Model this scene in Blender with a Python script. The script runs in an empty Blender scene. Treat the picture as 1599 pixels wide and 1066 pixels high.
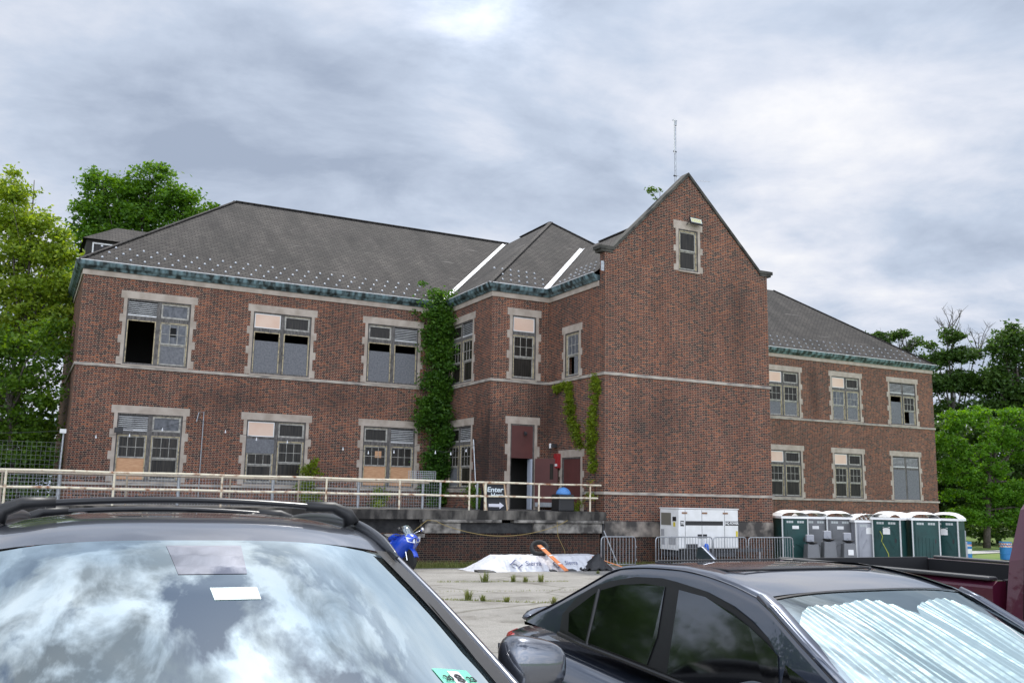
import bpy, math, random
import numpy as np
from mathutils import Vector, Matrix
sc = bpy.context.scene
COL = sc.collection
R = math.radians

# ---------------------------------------------------------------- camera
F_ = Vector((0.45003, 0.87798, 0.16267)); 
YAW, PIT, ROLL = 0.4736, 0.1634, 0.0192
Fv = Vector((math.sin(YAW)*math.cos(PIT), math.cos(YAW)*math.cos(PIT), math.sin(PIT)))
R0 = Vector((math.cos(YAW), -math.sin(YAW), 0)); U0 = R0.cross(Fv)
Rv = R0*math.cos(ROLL) + U0*math.sin(ROLL); Uv = U0*math.cos(ROLL) - R0*math.sin(ROLL)
cd = bpy.data.cameras.new('camera'); cam = bpy.data.objects.new('camera', cd); COL.objects.link(cam)
M = Matrix((Rv, Uv, -Fv)).transposed().to_4x4(); M.translation = Vector((0, 0, 1.75)); cam.matrix_world = M
cd.sensor_width = 36; cd.lens = 1482.5/1599*36; cd.clip_end = 2000; cd.clip_start = .05
sc.camera = cam

# ---------------------------------------------------------------- world, sun, exposure
SUN_EL, SUN_AZ = R(62), R(36)
sd = Vector((math.cos(SUN_EL)*math.sin(SUN_AZ), math.cos(SUN_EL)*math.cos(SUN_AZ), math.sin(SUN_EL)))
wd = bpy.data.worlds.new("World"); sc.world = wd; wd.use_nodes = True
def build_world():
    nt = wd.node_tree; nt.nodes.clear(); N = nt.nodes.new; L = nt.links.new
    sky = N('ShaderNodeTexSky'); sky.sky_type = 'NISHITA'; sky.sun_disc = False
    sky.sun_elevation = SUN_EL; sky.sun_rotation = SUN_AZ
    bg = N('ShaderNodeBackground'); bg.inputs[1].default_value = .06; L(sky.outputs[0], bg.inputs[0])
    tc = N('ShaderNodeTexCoord'); sp = N('ShaderNodeSeparateXYZ'); L(tc.outputs['Generated'], sp.inputs[0])
    def math_(op, a, b=None, c=None, clamp=False):
        m = N('ShaderNodeMath'); m.operation = op; m.use_clamp = clamp
        for i, x in enumerate((a, b, c)):
            if x is None: continue
            if isinstance(x, (int, float)): m.inputs[i].default_value = x
            else: L(x, m.inputs[i])
        return m.outputs[0]
    zc = math_('MAXIMUM', sp.outputs[2], 0.0)
    den = math_('ADD', zc, .16)
    u = math_('DIVIDE', sp.outputs[0], den); v = math_('DIVIDE', sp.outputs[1], den)
    cb = N('ShaderNodeCombineXYZ'); L(u, cb.inputs[0]); L(v, cb.inputs[1])
    def noise(scale, detail, rough, dist, off=(0, 0, 0), st=(1, 1, 1)):
        mp = N('ShaderNodeMapping'); mp.inputs['Location'].default_value = off; mp.inputs['Scale'].default_value = st
        mp.inputs['Rotation'].default_value = (0, 0, R(25))
        L(cb.outputs[0], mp.inputs[0])
        n = N('ShaderNodeTexNoise'); n.inputs['Scale'].default_value = scale; n.inputs['Detail'].default_value = detail
        n.inputs['Roughness'].default_value = rough; n.inputs['Distortion'].default_value = dist
        L(mp.outputs[0], n.inputs['Vector']); return n.outputs[0]
    n1 = noise(1.0, 8, .56, .2, (3.1, 1.2, 0), (1, 1.3, 1))
    n2 = noise(3.2, 8, .6, .4, (7.3, 4.2, 0))
    d = math_('ADD', math_('MULTIPLY', n1, .74), math_('MULTIPLY', n2, .26))
    rp = N('ShaderNodeValToRGB'); L(d, rp.inputs[0]); e = rp.color_ramp.elements
    e[0].position = .35; e[0].color = (.38, .45, .58, 1)
    e[1].position = .64; e[1].color = (.98, .98, 1.0, 1)
    x = e.new(.46); x.color = (.56, .64, .78, 1)
    x = e.new(.545); x.color = (.76, .80, .90, 1)
    # brightness: clouds glow round the hidden sun
    vm = N('ShaderNodeVectorMath'); vm.operation = 'DOT_PRODUCT'; L(tc.outputs['Generated'], vm.inputs[0]); vm.inputs[1].default_value = sd
    dt = math_('MAXIMUM', vm.outputs['Value'], 0.0)
    g1 = math_('MULTIPLY', math_('POWER', dt, 70.0), 4.0)
    g2 = math_('MULTIPLY', math_('POWER', dt, 9.0), .35)
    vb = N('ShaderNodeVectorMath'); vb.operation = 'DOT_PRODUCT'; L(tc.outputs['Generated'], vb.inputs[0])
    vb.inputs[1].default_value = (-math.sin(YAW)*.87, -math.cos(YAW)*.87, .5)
    back_fill = math_('MULTIPLY', math_('POWER', math_('MAXIMUM', vb.outputs['Value'], 0.0), 1.6), 2.3)  # extra sky brightness added behind the camera to light the facade
    # bright cloud break seen at the top of the frame
    vc = N('ShaderNodeVectorMath'); vc.operation = 'DOT_PRODUCT'; L(tc.outputs['Generated'], vc.inputs[0])
    tv = Vector((math.sin(R(24.5))*math.cos(R(30)), math.cos(R(24.5))*math.cos(R(30)), math.sin(R(30)))); vc.inputs[1].default_value = tv
    g3 = math_('MULTIPLY', math_('POWER', math_('MAXIMUM', vc.outputs['Value'], 0.0), 420.0), math_('MULTIPLY_ADD', d, 5.0, -2.05))
    g3 = math_('MAXIMUM', g3, 0.0)
    n4 = noise(6.5, 9, .6, .4, (5.2, 2.2, 0)); hm = N('ShaderNodeMapRange'); L(sp.outputs[2], hm.inputs[0]); hm.inputs[1].default_value = .5; hm.inputs[2].default_value = .7
    dk = N('ShaderNodeMapRange'); L(n4, dk.inputs[0]); dk.inputs[1].default_value = .40; dk.inputs[2].default_value = .58; dk.inputs[3].default_value = -.62; dk.inputs[4].default_value = .30
    dkm = math_('MULTIPLY', dk.outputs[0], hm.outputs[0])
    tot = math_('ADD', math_('ADD', g1, math_('ADD', g2, dkm)), math_('ADD', back_fill, math_('ADD', g3, CLOUD)))
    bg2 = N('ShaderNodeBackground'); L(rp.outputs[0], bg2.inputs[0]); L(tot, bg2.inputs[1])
    # blue gaps higher up
    n3 = noise(3.4, 9, .6, .35, (1.7, 9.4, 0))
    gap = N('ShaderNodeValToRGB'); L(n3, gap.inputs[0]); gap.color_ramp.elements[0].position = .42; gap.color_ramp.elements[1].position = .50
    hi = N('ShaderNodeMapRange'); L(sp.outputs[2], hi.inputs[0]); hi.inputs[1].default_value = .52; hi.inputs[2].default_value = .68
    hi.inputs[3].default_value = 1; hi.inputs[4].default_value = 0
    cov = math_('MAXIMUM', gap.outputs[0], hi.outputs[0])
    mx = N('ShaderNodeMixShader'); L(cov, mx.inputs[0]); L(bg.outputs[0], mx.inputs[1]); L(bg2.outputs[0], mx.inputs[2])
    out = N('ShaderNodeOutputWorld'); L(mx.outputs[0], out.inputs[0])
CLOUD = .90
build_world()
sl = bpy.data.lights.new('sun', 'SUN'); sl.energy = 3.2; sl.angle = R(3); sl.color = (1, .96, .9)
so = bpy.data.objects.new('sun', sl); COL.objects.link(so); so.rotation_euler = sd.to_track_quat('Z', 'Y').to_euler(); so.location = (0, 0, 60)
vs = sc.view_settings; vs.view_transform = 'Standard'; vs.look = 'None'; vs.gamma = 1; vs.exposure = .15; vs.use_curve_mapping = False

# ---------------------------------------------------------------- materials
MATS = {}
def mat(name, base=(.5, .5, .5), rough=.7, metal=0, b2=None, nscale=3, nlo=.35, nhi=.65, bump=0, bscale=20, spec=.5, ior=None, coat=0, coords='Object', stretch=(1, 1, 1), detail=6, alpha=None, extra=None):
    if name in MATS: return MATS[name]
    m = bpy.data.materials.new(name); m.use_nodes = True; nt = m.node_tree; N = nt.nodes.new; L = nt.links.new
    p = nt.nodes['Principled BSDF']; p.inputs['Roughness'].default_value = rough; p.inputs['Metallic'].default_value = metal
    p.inputs['Base Color'].default_value = (*base, 1); p.inputs['Specular IOR Level'].default_value = spec
    if ior: p.inputs['IOR'].default_value = ior
    if coat: p.inputs['Coat Weight'].default_value = coat; p.inputs['Coat Roughness'].default_value = .02
    if alpha is not None: p.inputs['Alpha'].default_value = alpha
    if b2 or bump:
        tc = N('ShaderNodeTexCoord'); mp = N('ShaderNodeMapping'); mp.inputs['Scale'].default_value = stretch
        L(tc.outputs[coords], mp.inputs[0])
    if b2:
        n = N('ShaderNodeTexNoise'); n.inputs['Scale'].default_value = nscale; n.inputs['Detail'].default_value = detail; L(mp.outputs[0], n.inputs['Vector'])
        r = N('ShaderNodeValToRGB'); L(n.outputs[0], r.inputs[0]); e = r.color_ramp.elements
        e[0].position = nlo; e[0].color = (*base, 1); e[1].position = nhi; e[1].color = (*b2, 1)
        L(r.outputs[0], p.inputs['Base Color'])
    if bump:
        n = N('ShaderNodeTexNoise'); n.inputs['Scale'].default_value = bscale; n.inputs['Detail'].default_value = 4; L(mp.outputs[0], n.inputs['Vector'])
        b = N('ShaderNodeBump'); b.inputs['Strength'].default_value = bump; b.inputs['Distance'].default_value = .02; L(n.outputs[0], b.inputs['Height']); L(b.outputs[0], p.inputs['Normal'])
    if extra: extra(m, nt, p, N, L)
    MATS[name] = m; return m

def brick_mat(name, bright=1.0, dark=0.0):
    PER, ST, ROW, MO = .27, .175, .072, .0065      # stretcher + header courses
    def ex(m, nt, p, N, L):
        def mt(op, *a):
            q = N('ShaderNodeMath'); q.operation = op
            for i, x in enumerate(a):
                if isinstance(x, (int, float)): q.inputs[i].default_value = x
                else: L(x, q.inputs[i])
            return q.outputs[0]
        tc = N('ShaderNodeTexCoord'); sp = N('ShaderNodeSeparateXYZ'); L(tc.outputs['UV'], sp.inputs[0])
        u, v = sp.outputs[0], sp.outputs[1]
        vr = mt('DIVIDE', v, ROW); row = mt('FLOOR', vr); fv = mt('MULTIPLY', mt('FRACT', vr), ROW)
        ur = mt('ADD', mt('DIVIDE', u, PER), mt('MULTIPLY', mt('FLOORED_MODULO', row, 2.0), .5)); col = mt('FLOOR', ur); fu = mt('MULTIPLY', mt('FRACT', ur), PER)
        hd = mt('GREATER_THAN', fu, ST)
        eu = mt('MINIMUM', mt('MINIMUM', fu, mt('SUBTRACT', PER, fu)), mt('ABSOLUTE', mt('SUBTRACT', fu, ST)))
        ev = mt('MINIMUM', fv, mt('SUBTRACT', ROW, fv))
        mor = mt('LESS_THAN', mt('MINIMUM', eu, ev), MO)
        cb = N('ShaderNodeCombineXYZ'); L(col, cb.inputs[0]); L(row, cb.inputs[1]); L(hd, cb.inputs[2])
        wn = N('ShaderNodeTexWhiteNoise'); L(cb.outputs[0], wn.inputs['Vector'])
        n0 = N('ShaderNodeTexNoise'); n0.inputs['Scale'].default_value = .5; n0.inputs['Detail'].default_value = 5; L(tc.outputs['UV'], n0.inputs['Vector'])
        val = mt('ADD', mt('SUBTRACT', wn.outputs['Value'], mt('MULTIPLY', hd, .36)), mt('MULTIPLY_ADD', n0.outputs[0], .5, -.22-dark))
        r = N('ShaderNodeValToRGB'); L(val, r.inputs[0]); e = r.color_ramp.elements
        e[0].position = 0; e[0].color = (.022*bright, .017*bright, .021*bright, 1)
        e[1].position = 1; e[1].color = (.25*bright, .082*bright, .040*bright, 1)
        for pos, c in ((.16, (.038, .022, .023)), (.30, (.090, .031, .025)), (.72, (.138, .045, .030))):
            x = e.new(pos); x.color = (c[0]*bright, c[1]*bright, c[2]*bright, 1)
        mo = N('ShaderNodeMix'); mo.data_type = 'RGBA'; L(mor, mo.inputs[0]); L(r.outputs[0], mo.inputs[6]); mo.inputs[7].default_value = (.35*bright, .26*bright, .19*bright, 1)
        n1 = N('ShaderNodeTexNoise'); n1.inputs['Scale'].default_value = .8; n1.inputs['Detail'].default_value = 8; n1.inputs['Roughness'].default_value = .65
        mp = N('ShaderNodeMapping'); mp.inputs['Scale'].default_value = (1, .35, 1); L(tc.outputs['UV'], mp.inputs[0]); L(mp.outputs[0], n1.inputs['Vector'])
        r1 = N('ShaderNodeValToRGB'); L(n1.outputs[0], r1.inputs[0]); r1.color_ramp.elements[0].position = .3; r1.color_ramp.elements[0].color = (.76, .74, .74, 1)
        r1.color_ramp.elements[1].position = .62; r1.color_ramp.elements[1].color = (1.08, 1.06, 1.05, 1)
        mu = N('ShaderNodeMix'); mu.data_type = 'RGBA'; mu.blend_type = 'MULTIPLY'; mu.inputs[0].default_value = 1; L(mo.outputs[2], mu.inputs[6]); L(r1.outputs[0], mu.inputs[7])
        last = mu.outputs[2]
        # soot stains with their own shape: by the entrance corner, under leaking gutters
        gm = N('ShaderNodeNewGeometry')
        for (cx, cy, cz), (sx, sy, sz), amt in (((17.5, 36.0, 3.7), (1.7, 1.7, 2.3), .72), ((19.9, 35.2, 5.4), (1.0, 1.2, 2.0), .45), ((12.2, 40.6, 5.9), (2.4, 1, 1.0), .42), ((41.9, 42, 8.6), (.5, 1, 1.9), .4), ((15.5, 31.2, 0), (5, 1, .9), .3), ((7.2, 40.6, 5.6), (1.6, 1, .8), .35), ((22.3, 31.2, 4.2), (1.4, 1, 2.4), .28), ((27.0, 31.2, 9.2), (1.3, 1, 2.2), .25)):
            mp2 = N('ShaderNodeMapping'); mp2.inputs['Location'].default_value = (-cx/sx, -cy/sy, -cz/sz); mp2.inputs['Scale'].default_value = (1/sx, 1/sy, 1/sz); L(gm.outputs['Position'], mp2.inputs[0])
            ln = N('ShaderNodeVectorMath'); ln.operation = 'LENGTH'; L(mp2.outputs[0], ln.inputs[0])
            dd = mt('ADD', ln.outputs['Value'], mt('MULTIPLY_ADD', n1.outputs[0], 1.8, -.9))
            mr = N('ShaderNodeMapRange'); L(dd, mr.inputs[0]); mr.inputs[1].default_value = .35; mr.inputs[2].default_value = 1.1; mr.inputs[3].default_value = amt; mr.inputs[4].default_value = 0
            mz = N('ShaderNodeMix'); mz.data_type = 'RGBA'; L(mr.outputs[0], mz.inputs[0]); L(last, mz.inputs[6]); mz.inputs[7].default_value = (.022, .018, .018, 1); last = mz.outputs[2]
        L(last, p.inputs['Base Color'])
        b = N('ShaderNodeBump'); b.inputs['Strength'].default_value = .4; b.inputs['Distance'].default_value = .006; b.invert = True; L(mor, b.inputs['Height']); L(b.outputs[0], p.inputs['Normal'])
    return mat(name, rough=.9, spec=.25, extra=ex)

def shingle_mat(name):
    def ex(m, nt, p, N, L):
        tc = N('ShaderNodeTexCoord')
        br = N('ShaderNodeTexBrick'); L(tc.outputs['UV'], br.inputs['Vector']); br.offset = .5
        br.inputs['Scale'].default_value = 1; br.inputs['Brick Width'].default_value = .3; br.inputs['Row Height'].default_value = .15; br.inputs['Mortar Size'].default_value = .022
        br.inputs['Color1'].default_value = (.040, .037, .036, 1); br.inputs['Color2'].default_value = (.066, .062, .058, 1); br.inputs['Mortar'].default_value = (.014, .013, .013, 1)
        n = N('ShaderNodeTexNoise'); n.inputs['Scale'].default_value = .9; n.inputs['Detail'].default_value = 8; n.inputs['Roughness'].default_value = .6
        mp = N('ShaderNodeMapping'); mp.inputs['Scale'].default_value = (1, .28, 1); L(tc.outputs['UV'], mp.inputs[0]); L(mp.outputs[0], n.inputs['Vector'])
        r = N('ShaderNodeValToRGB'); L(n.outputs[0], r.inputs[0]); r.color_ramp.elements[0].position = .3; r.color_ramp.elements[0].color = (.50, .49, .48, 1)
        r.color_ramp.elements[1].position = .68; r.color_ramp.elements[1].color = (1.5, 1.42, 1.32, 1)
        mu = N('ShaderNodeMix'); mu.data_type = 'RGBA'; mu.blend_type = 'MULTIPLY'; mu.inputs[0].default_value = 1; L(br.outputs['Color'], mu.inputs[6]); L(r.outputs[0], mu.inputs[7])
        # torn, lifted courses: short horizontal scars
        n2 = N('ShaderNodeTexNoise'); n2.inputs['Scale'].default_value = 1.0; n2.inputs['Detail'].default_value = 5
        m2 = N('ShaderNodeMapping'); m2.inputs['Scale'].default_value = (.35, 3.2, 1); L(tc.outputs['UV'], m2.inputs[0]); L(m2.outputs[0], n2.inputs['Vector'])
        r2 = N('ShaderNodeValToRGB'); L(n2.outputs[0], r2.inputs[0]); r2.color_ramp.elements[0].position = .665; r2.color_ramp.elements[0].color = (0, 0, 0, 1)
        r2.color_ramp.elements[1].position = .70; r2.color_ramp.elements[1].color = (1, 1, 1, 1)
        mx = N('ShaderNodeMix'); mx.data_type = 'RGBA'; L(r2.outputs[0], mx.inputs[0]); L(mu.outputs[2], mx.inputs[6]); mx.inputs[7].default_value = (.12, .11, .10, 1)
        L(mx.outputs[2], p.inputs['Base Color'])
        b = N('ShaderNodeBump'); b.inputs['Strength'].default_value = .7; b.inputs['Distance'].default_value = .015; b.invert = True; L(br.outputs['Fac'], b.inputs['Height']); L(b.outputs[0], p.inputs['Normal'])
    return mat(name, rough=.85, spec=.3, extra=ex)

def leaf_mat(name, c1, c2, c3, trans=.35):
    if name in MATS: return MATS[name]
    m = bpy.data.materials.new(name); m.use_nodes = True; nt = m.node_tree; nt.nodes.clear(); N = nt.nodes.new; L = nt.links.new
    g = N('ShaderNodeNewGeometry'); r = N('ShaderNodeValToRGB'); e = r.color_ramp.elements
    e[0].color = (*c1, 1); e[1].color = (*c3, 1); x = e.new(.5); x.color = (*c2, 1)
    tc = N('ShaderNodeTexCoord'); n = N('ShaderNodeTexNoise'); n.inputs['Scale'].default_value = .7; n.inputs['Detail'].default_value = 3; L(tc.outputs['Object'], n.inputs['Vector'])
    a = N('ShaderNodeMath'); a.operation = 'MULTIPLY_ADD'; L(g.outputs['Random Per Island'], a.inputs[0]); a.inputs[1].default_value = .55; 
    b = N('ShaderNodeMath'); b.operation = 'MULTIPLY_ADD'; L(n.outputs[0], b.inputs[0]); b.inputs[1].default_value = 1.1; b.inputs[2].default_value = -.32
    L(b.outputs[0], a.inputs[2]); L(a.outputs[0], r.inputs[0])
    p = N('ShaderNodeBsdfPrincipled'); p.inputs['Roughness'].default_value = .5; p.inputs['Specular IOR Level'].default_value = .3; L(r.outputs[0], p.inputs['Base Color'])
    t = N('ShaderNodeBsdfTranslucent'); 
    hs = N('ShaderNodeHueSaturation'); hs.inputs['Value'].default_value = 1.5; hs.inputs['Saturation'].default_value = 1.1; hs.inputs['Hue'].default_value = .485; L(r.outputs[0], hs.inputs['Color']); L(hs.outputs[0], t.inputs[0])
    mx = N('ShaderNodeMixShader'); mx.inputs[0].default_value = trans; L(p.outputs[0], mx.inputs[1]); L(t.outputs[0], mx.inputs[2])
    o = N('ShaderNodeOutputMaterial'); L(mx.outputs[0], o.inputs[0]); MATS[name] = m; return m

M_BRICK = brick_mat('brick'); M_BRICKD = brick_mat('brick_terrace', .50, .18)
M_SHIN = shingle_mat('shingle')
M_STONE = mat('limestone', (.33, .275, .225), .85, b2=(.45, .385, .325), nscale=2.5, bump=.2, bscale=30)
M_STONED = mat('weathered_stone', (.055, .05, .046), .9, b2=(.34, .295, .25), nscale=1.3, nlo=.40, nhi=.60, detail=12, bump=.4, bscale=14)
M_BAND = mat('string_course', (.20, .18, .165), .9, b2=(.44, .39, .33), nscale=2.2, nlo=.3, nhi=.6, bump=.3, stretch=(1, 1, 3))
M_COP = mat('coping', (.028, .027, .023), .9, b2=(.085, .08, .068), nscale=3, bump=.3)
M_GUT = mat('copper', (.018, .028, .028), .5, b2=(.17, .26, .285), nscale=2.4, nlo=.40, nhi=.62, stretch=(1.8, 1.8, .04), detail=12)
M_FLASH = mat('flashing', (.80, .80, .80), .45, b2=(.62, .62, .62), nscale=8)
M_WOOD = mat('grey_wood', (.050, .045, .042), .85, b2=(.17, .158, .148), nscale=7, stretch=(3, 3, .7), nlo=.3, nhi=.7)
M_CREAM = mat('cream_paint', (.46, .38, .23), .7, b2=(.16, .14, .11), nscale=11, nlo=.46, nhi=.66)
M_GLASSD = mat('dark_pane', (.010, .010, .010), .25, b2=(.042, .036, .030), nscale=2, stretch=(14, 14, .5), spec=.22)
M_GLASSG = mat('dusty_pane', (.07, .075, .085), .3, b2=(.15, .155, .17), nscale=2.4, stretch=(3, 3, 1.6), spec=.3)
M_BOARDG = mat('grey_board', (.115, .118, .128), .8, b2=(.175, .178, .19), nscale=14, bump=.1)
M_PINK = mat('pink_board', (.66, .46, .35), .7, b2=(.70, .52, .41), nscale=1.5)
M_PLY = mat('plywood', (.46, .24, .12), .7, b2=(.58, .34, .19), nscale=4, stretch=(1, 1, 6))
M_LOUV = mat('louvre_metal', (.48, .48, .47), .5, b2=(.32, .32, .32), nscale=5)
M_BLACK = mat('black_void', (.004, .004, .005), .9)
M_RED = mat('red_door_paint', (.105, .032, .028), .55, b2=(.085, .027, .024), nscale=2)
M_INT = mat('interior', (.05, .048, .045), .9)
M_GALV = mat('galvanised', (.42, .44, .46), .4, metal=.6, b2=(.3, .31, .33), nscale=12)
M_RUST = mat('flaking_cream_rail', (.66, .60, .46), .6, b2=(.27, .12, .06), nscale=4.5, nlo=.50, nhi=.66, detail=10)
M_CONC = mat('dirty_concrete', (.022, .020, .018), .95, b2=(.17, .155, .135), nscale=2.6, nlo=.42, nhi=.72, bump=.6, bscale=10, detail=12, stretch=(1, 1, .4))
M_TYRE = mat('tyre_rubber', (.018, .018, .018), .8, bump=.2)
M_PLB = mat('black_plastic', (.018, .018, .02), .42)
M_CHROME = mat('chrome', (.7, .7, .72), .12, metal=1)
M_WHITE = mat('white_paint', (.78, .78, .77), .4, b2=(.70, .70, .68), nscale=3)
M_GREEN = mat('green_plastic', (.005, .055, .050), .5, b2=(.004, .036, .034), nscale=1.6)
M_GREY = mat('grey_plastic', (.15, .155, .165), .5, b2=(.12, .125, .13), nscale=1.6)
M_GREYL = mat('light_grey_plastic', (.34, .35, .38), .5, b2=(.28, .29, .32), nscale=1.6)
M_ROOFW = mat('translucent_roof', (.85, .85, .84), .5)
M_BARK = mat('bark', (.055, .045, .036), .9, b2=(.12, .10, .085), nscale=6, bump=.4)
M_STEEL = mat('dark_steel', (.06, .06, .065), .45, metal=.4)
M_LAMP = mat('bulb_glass', (.75, .76, .78), .2)
M_TAN = mat('tan_wood', (.45, .32, .2), .7)

# ---------------------------------------------------------------- mesh builder
def wloc(o):
    v = Vector((0, 0, 0))
    while o: v += o.location; o = o.parent
    return v
class MB:
    def __init__(s): s.v = []; s.f = []
    def add(s, vs, fs):
        n = len(s.v); s.v += [tuple(p) for p in vs]; s.f += [tuple(i+n for i in f) for f in fs]; return s
    def box(s, x0, x1, y0, y1, z0, z1):
        return s.add([(x0, y0, z0), (x1, y0, z0), (x1, y1, z0), (x0, y1, z0), (x0, y0, z1), (x1, y0, z1), (x1, y1, z1), (x0, y1, z1)],
                     [(0, 3, 2, 1), (4, 5, 6, 7), (0, 1, 5, 4), (1, 2, 6, 5), (2, 3, 7, 6), (3, 0, 4, 7)])
    def hexa(s, p): return s.add(p, [(0, 3, 2, 1), (4, 5, 6, 7), (0, 1, 5, 4), (1, 2, 6, 5), (2, 3, 7, 6), (3, 0, 4, 7)])
    def poly(s, pts): return s.add(pts, [tuple(range(len(pts)))])
    def prism(s, pts, e):
        n = len(pts); e = Vector(e); q = [Vector(p) for p in pts]
        nv = [p for p in q]+[p+e for p in q]
        fs = [tuple(range(n))[::-1], tuple(range(n, 2*n))]+[(i, (i+1) % n, n+(i+1) % n, n+i) for i in range(n)]
        return s.add(nv, fs)
    def bar(s, a, b, w, h=None, up=(0, 0, 1)):
        h = h or w; a = Vector(a); b = Vector(b); d = (b-a).normalized(); u = Vector(up)
        if abs(d.dot(u)) > .99: u = Vector((1, 0, 0))
        r = d.cross(u).normalized()*w/2; u = r.cross(d).normalized()*h/2
        return s.hexa([a-r-u, a+r-u, b+r-u, b-r-u, a-r+u, a+r+u, b+r+u, b-r+u])
    def tube(s, path, r, n=8, cap=True, sx=1, sz=1):
        P = [Vector(p) for p in path]; k = len(P); rr = r if isinstance(r, (list, tuple)) else [r]*k
        n0 = len(s.v); up = None; vs_ = []
        for i, p in enumerate(P):
            d = (P[min(i+1, k-1)]-P[max(i-1, 0)]).normalized()
            if up is None: up = Vector((0, 0, 1)) if abs(d.z) < .9 else Vector((1, 0, 0))
            x = d.cross(up).normalized(); y = x.cross(d).normalized(); up = y
            for j in range(n):
                a = 2*math.pi*j/n; vs_.append(p+x*(math.cos(a)*rr[i]*sx)+y*(math.sin(a)*rr[i]*sz))
        fs = [(i*n+j, i*n+(j+1) % n, (i+1)*n+(j+1) % n, (i+1)*n+j) for i in range(k-1) for j in range(n)]
        if cap: fs += [tuple(range(n))[::-1], tuple(range((k-1)*n, k*n))]
        return s.add(vs_, fs)
    def lathe(s, prof, c, n=16, axis='z'):
        vs_ = []; c = Vector(c)
        for r, z in prof:
            for j in range(n):
                a = 2*math.pi*j/n; x, y = r*math.cos(a), r*math.sin(a)
                vs_.append(c+(Vector((x, y, z)) if axis == 'z' else Vector((z, x, y)) if axis == 'x' else Vector((x, z, y))))
        k = len(prof); fs = [(i*n+j, i*n+(j+1) % n, (i+1)*n+(j+1) % n, (i+1)*n+j) for i in range(k-1) for j in range(n)]
        fs += [tuple(range(n))[::-1], tuple(range((k-1)*n, k*n))]
        return s.add(vs_, fs)
    def grid(s, P):
        a, b = len(P), len(P[0]); vs_ = [p for row in P for p in row]
        return s.add(vs_, [(i*b+j, i*b+j+1, (i+1)*b+j+1, (i+1)*b+j) for i in range(a-1) for j in range(b-1)])
    def build(s, name, m, parent=None, smooth=False, local=False, solid=0, bevel=0, sub=0, weld=False):
        me = bpy.data.meshes.new(name)
        off = Vector((0, 0, 0)) if (local or parent is None) else wloc(parent)
        me.from_pydata([(p[0]-off.x, p[1]-off.y, p[2]-off.z) for p in s.v], [], s.f); me.validate()
        uv = me.uv_layers.new(name='UVMap')
        vv = np.array(s.v, dtype=float)
        dat = np.zeros((len(me.loops), 2))
        for pl in me.polygons:
            n = pl.normal
            if abs(n.z) > .98: h = Vector((1, 0, 0)); t = Vector((0, 1, 0))
            else:
                h = Vector((-n.y, n.x, 0)).normalized(); t = n.cross(h)
                if t.z < 0: t = -t
            for li in pl.loop_indices:
                p = s.v[me.loops[li].vertex_index]; dat[li] = (p[0]*h.x+p[1]*h.y, p[0]*t.x+p[1]*t.y+p[2]*t.z)
        uv.data.foreach_set('uv', dat.ravel())
        me.materials.append(m)
        if smooth: me.polygons.foreach_set('use_smooth', [True]*len(me.polygons))
        o = bpy.data.objects.new(name, me); COL.objects.link(o)
        if parent: o.parent = parent
        if weld: w_ = o.modifiers.new('w', 'WELD'); w_.merge_threshold = .0005
        if solid: q = o.modifiers.new('s', 'SOLIDIFY'); q.thickness = solid; q.offset = -1
        if bevel: q = o.modifiers.new('b', 'BEVEL'); q.width = bevel; q.segments = 2; q.limit_method = 'ANGLE'; q.angle_limit = R(35)
        if sub: q = o.modifiers.new('u', 'SUBSURF'); q.levels = sub; q.render_levels = sub
        return o
def tag(o, label=None, cat=None, group=None, kind=None):
    if label: o['label'] = label
    if cat: o['category'] = cat
    if group: o['group'] = group
    if kind: o['kind'] = kind
    return o
def thing(name, loc, label, cat, group=None, rz=0, rx=0):
    o = bpy.data.objects.new(name, None); COL.objects.link(o); o.location = loc; o.rotation_euler = (rx, 0, rz); o.empty_display_size = .3
    return tag(o, label, cat, group)
def copy_tree(o, parent=None):
    c = o.copy(); COL.objects.link(c); c.parent = parent
    for ch in list(o.children): copy_tree(ch, c)
    return c
def text(name, s, size, m, parent, loc, rot, ext=.002, bold=0, sx=1, shear=0):
    cu = bpy.data.curves.new(name, 'FONT'); cu.body = s; cu.size = size; cu.extrude = ext; cu.offset = bold; cu.align_x = 'CENTER'; cu.align_y = 'CENTER'; cu.shear = shear
    t = bpy.data.objects.new(name+'_tmp', cu); COL.objects.link(t); dg = bpy.context.evaluated_depsgraph_get()
    me = bpy.data.meshes.new_from_object(t.evaluated_get(dg)); bpy.data.objects.remove(t)
    me.materials.clear(); me.materials.append(m); o = bpy.data.objects.new(name, me); COL.objects.link(o); o.parent = parent
    o.location = loc; o.rotation_euler = rot; o.scale = (sx, 1, 1); return o

def gz(x, y):
    return -(0.019*min(max(y, -20), 36)+0.005*min(max(x, -40), 50))

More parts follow.
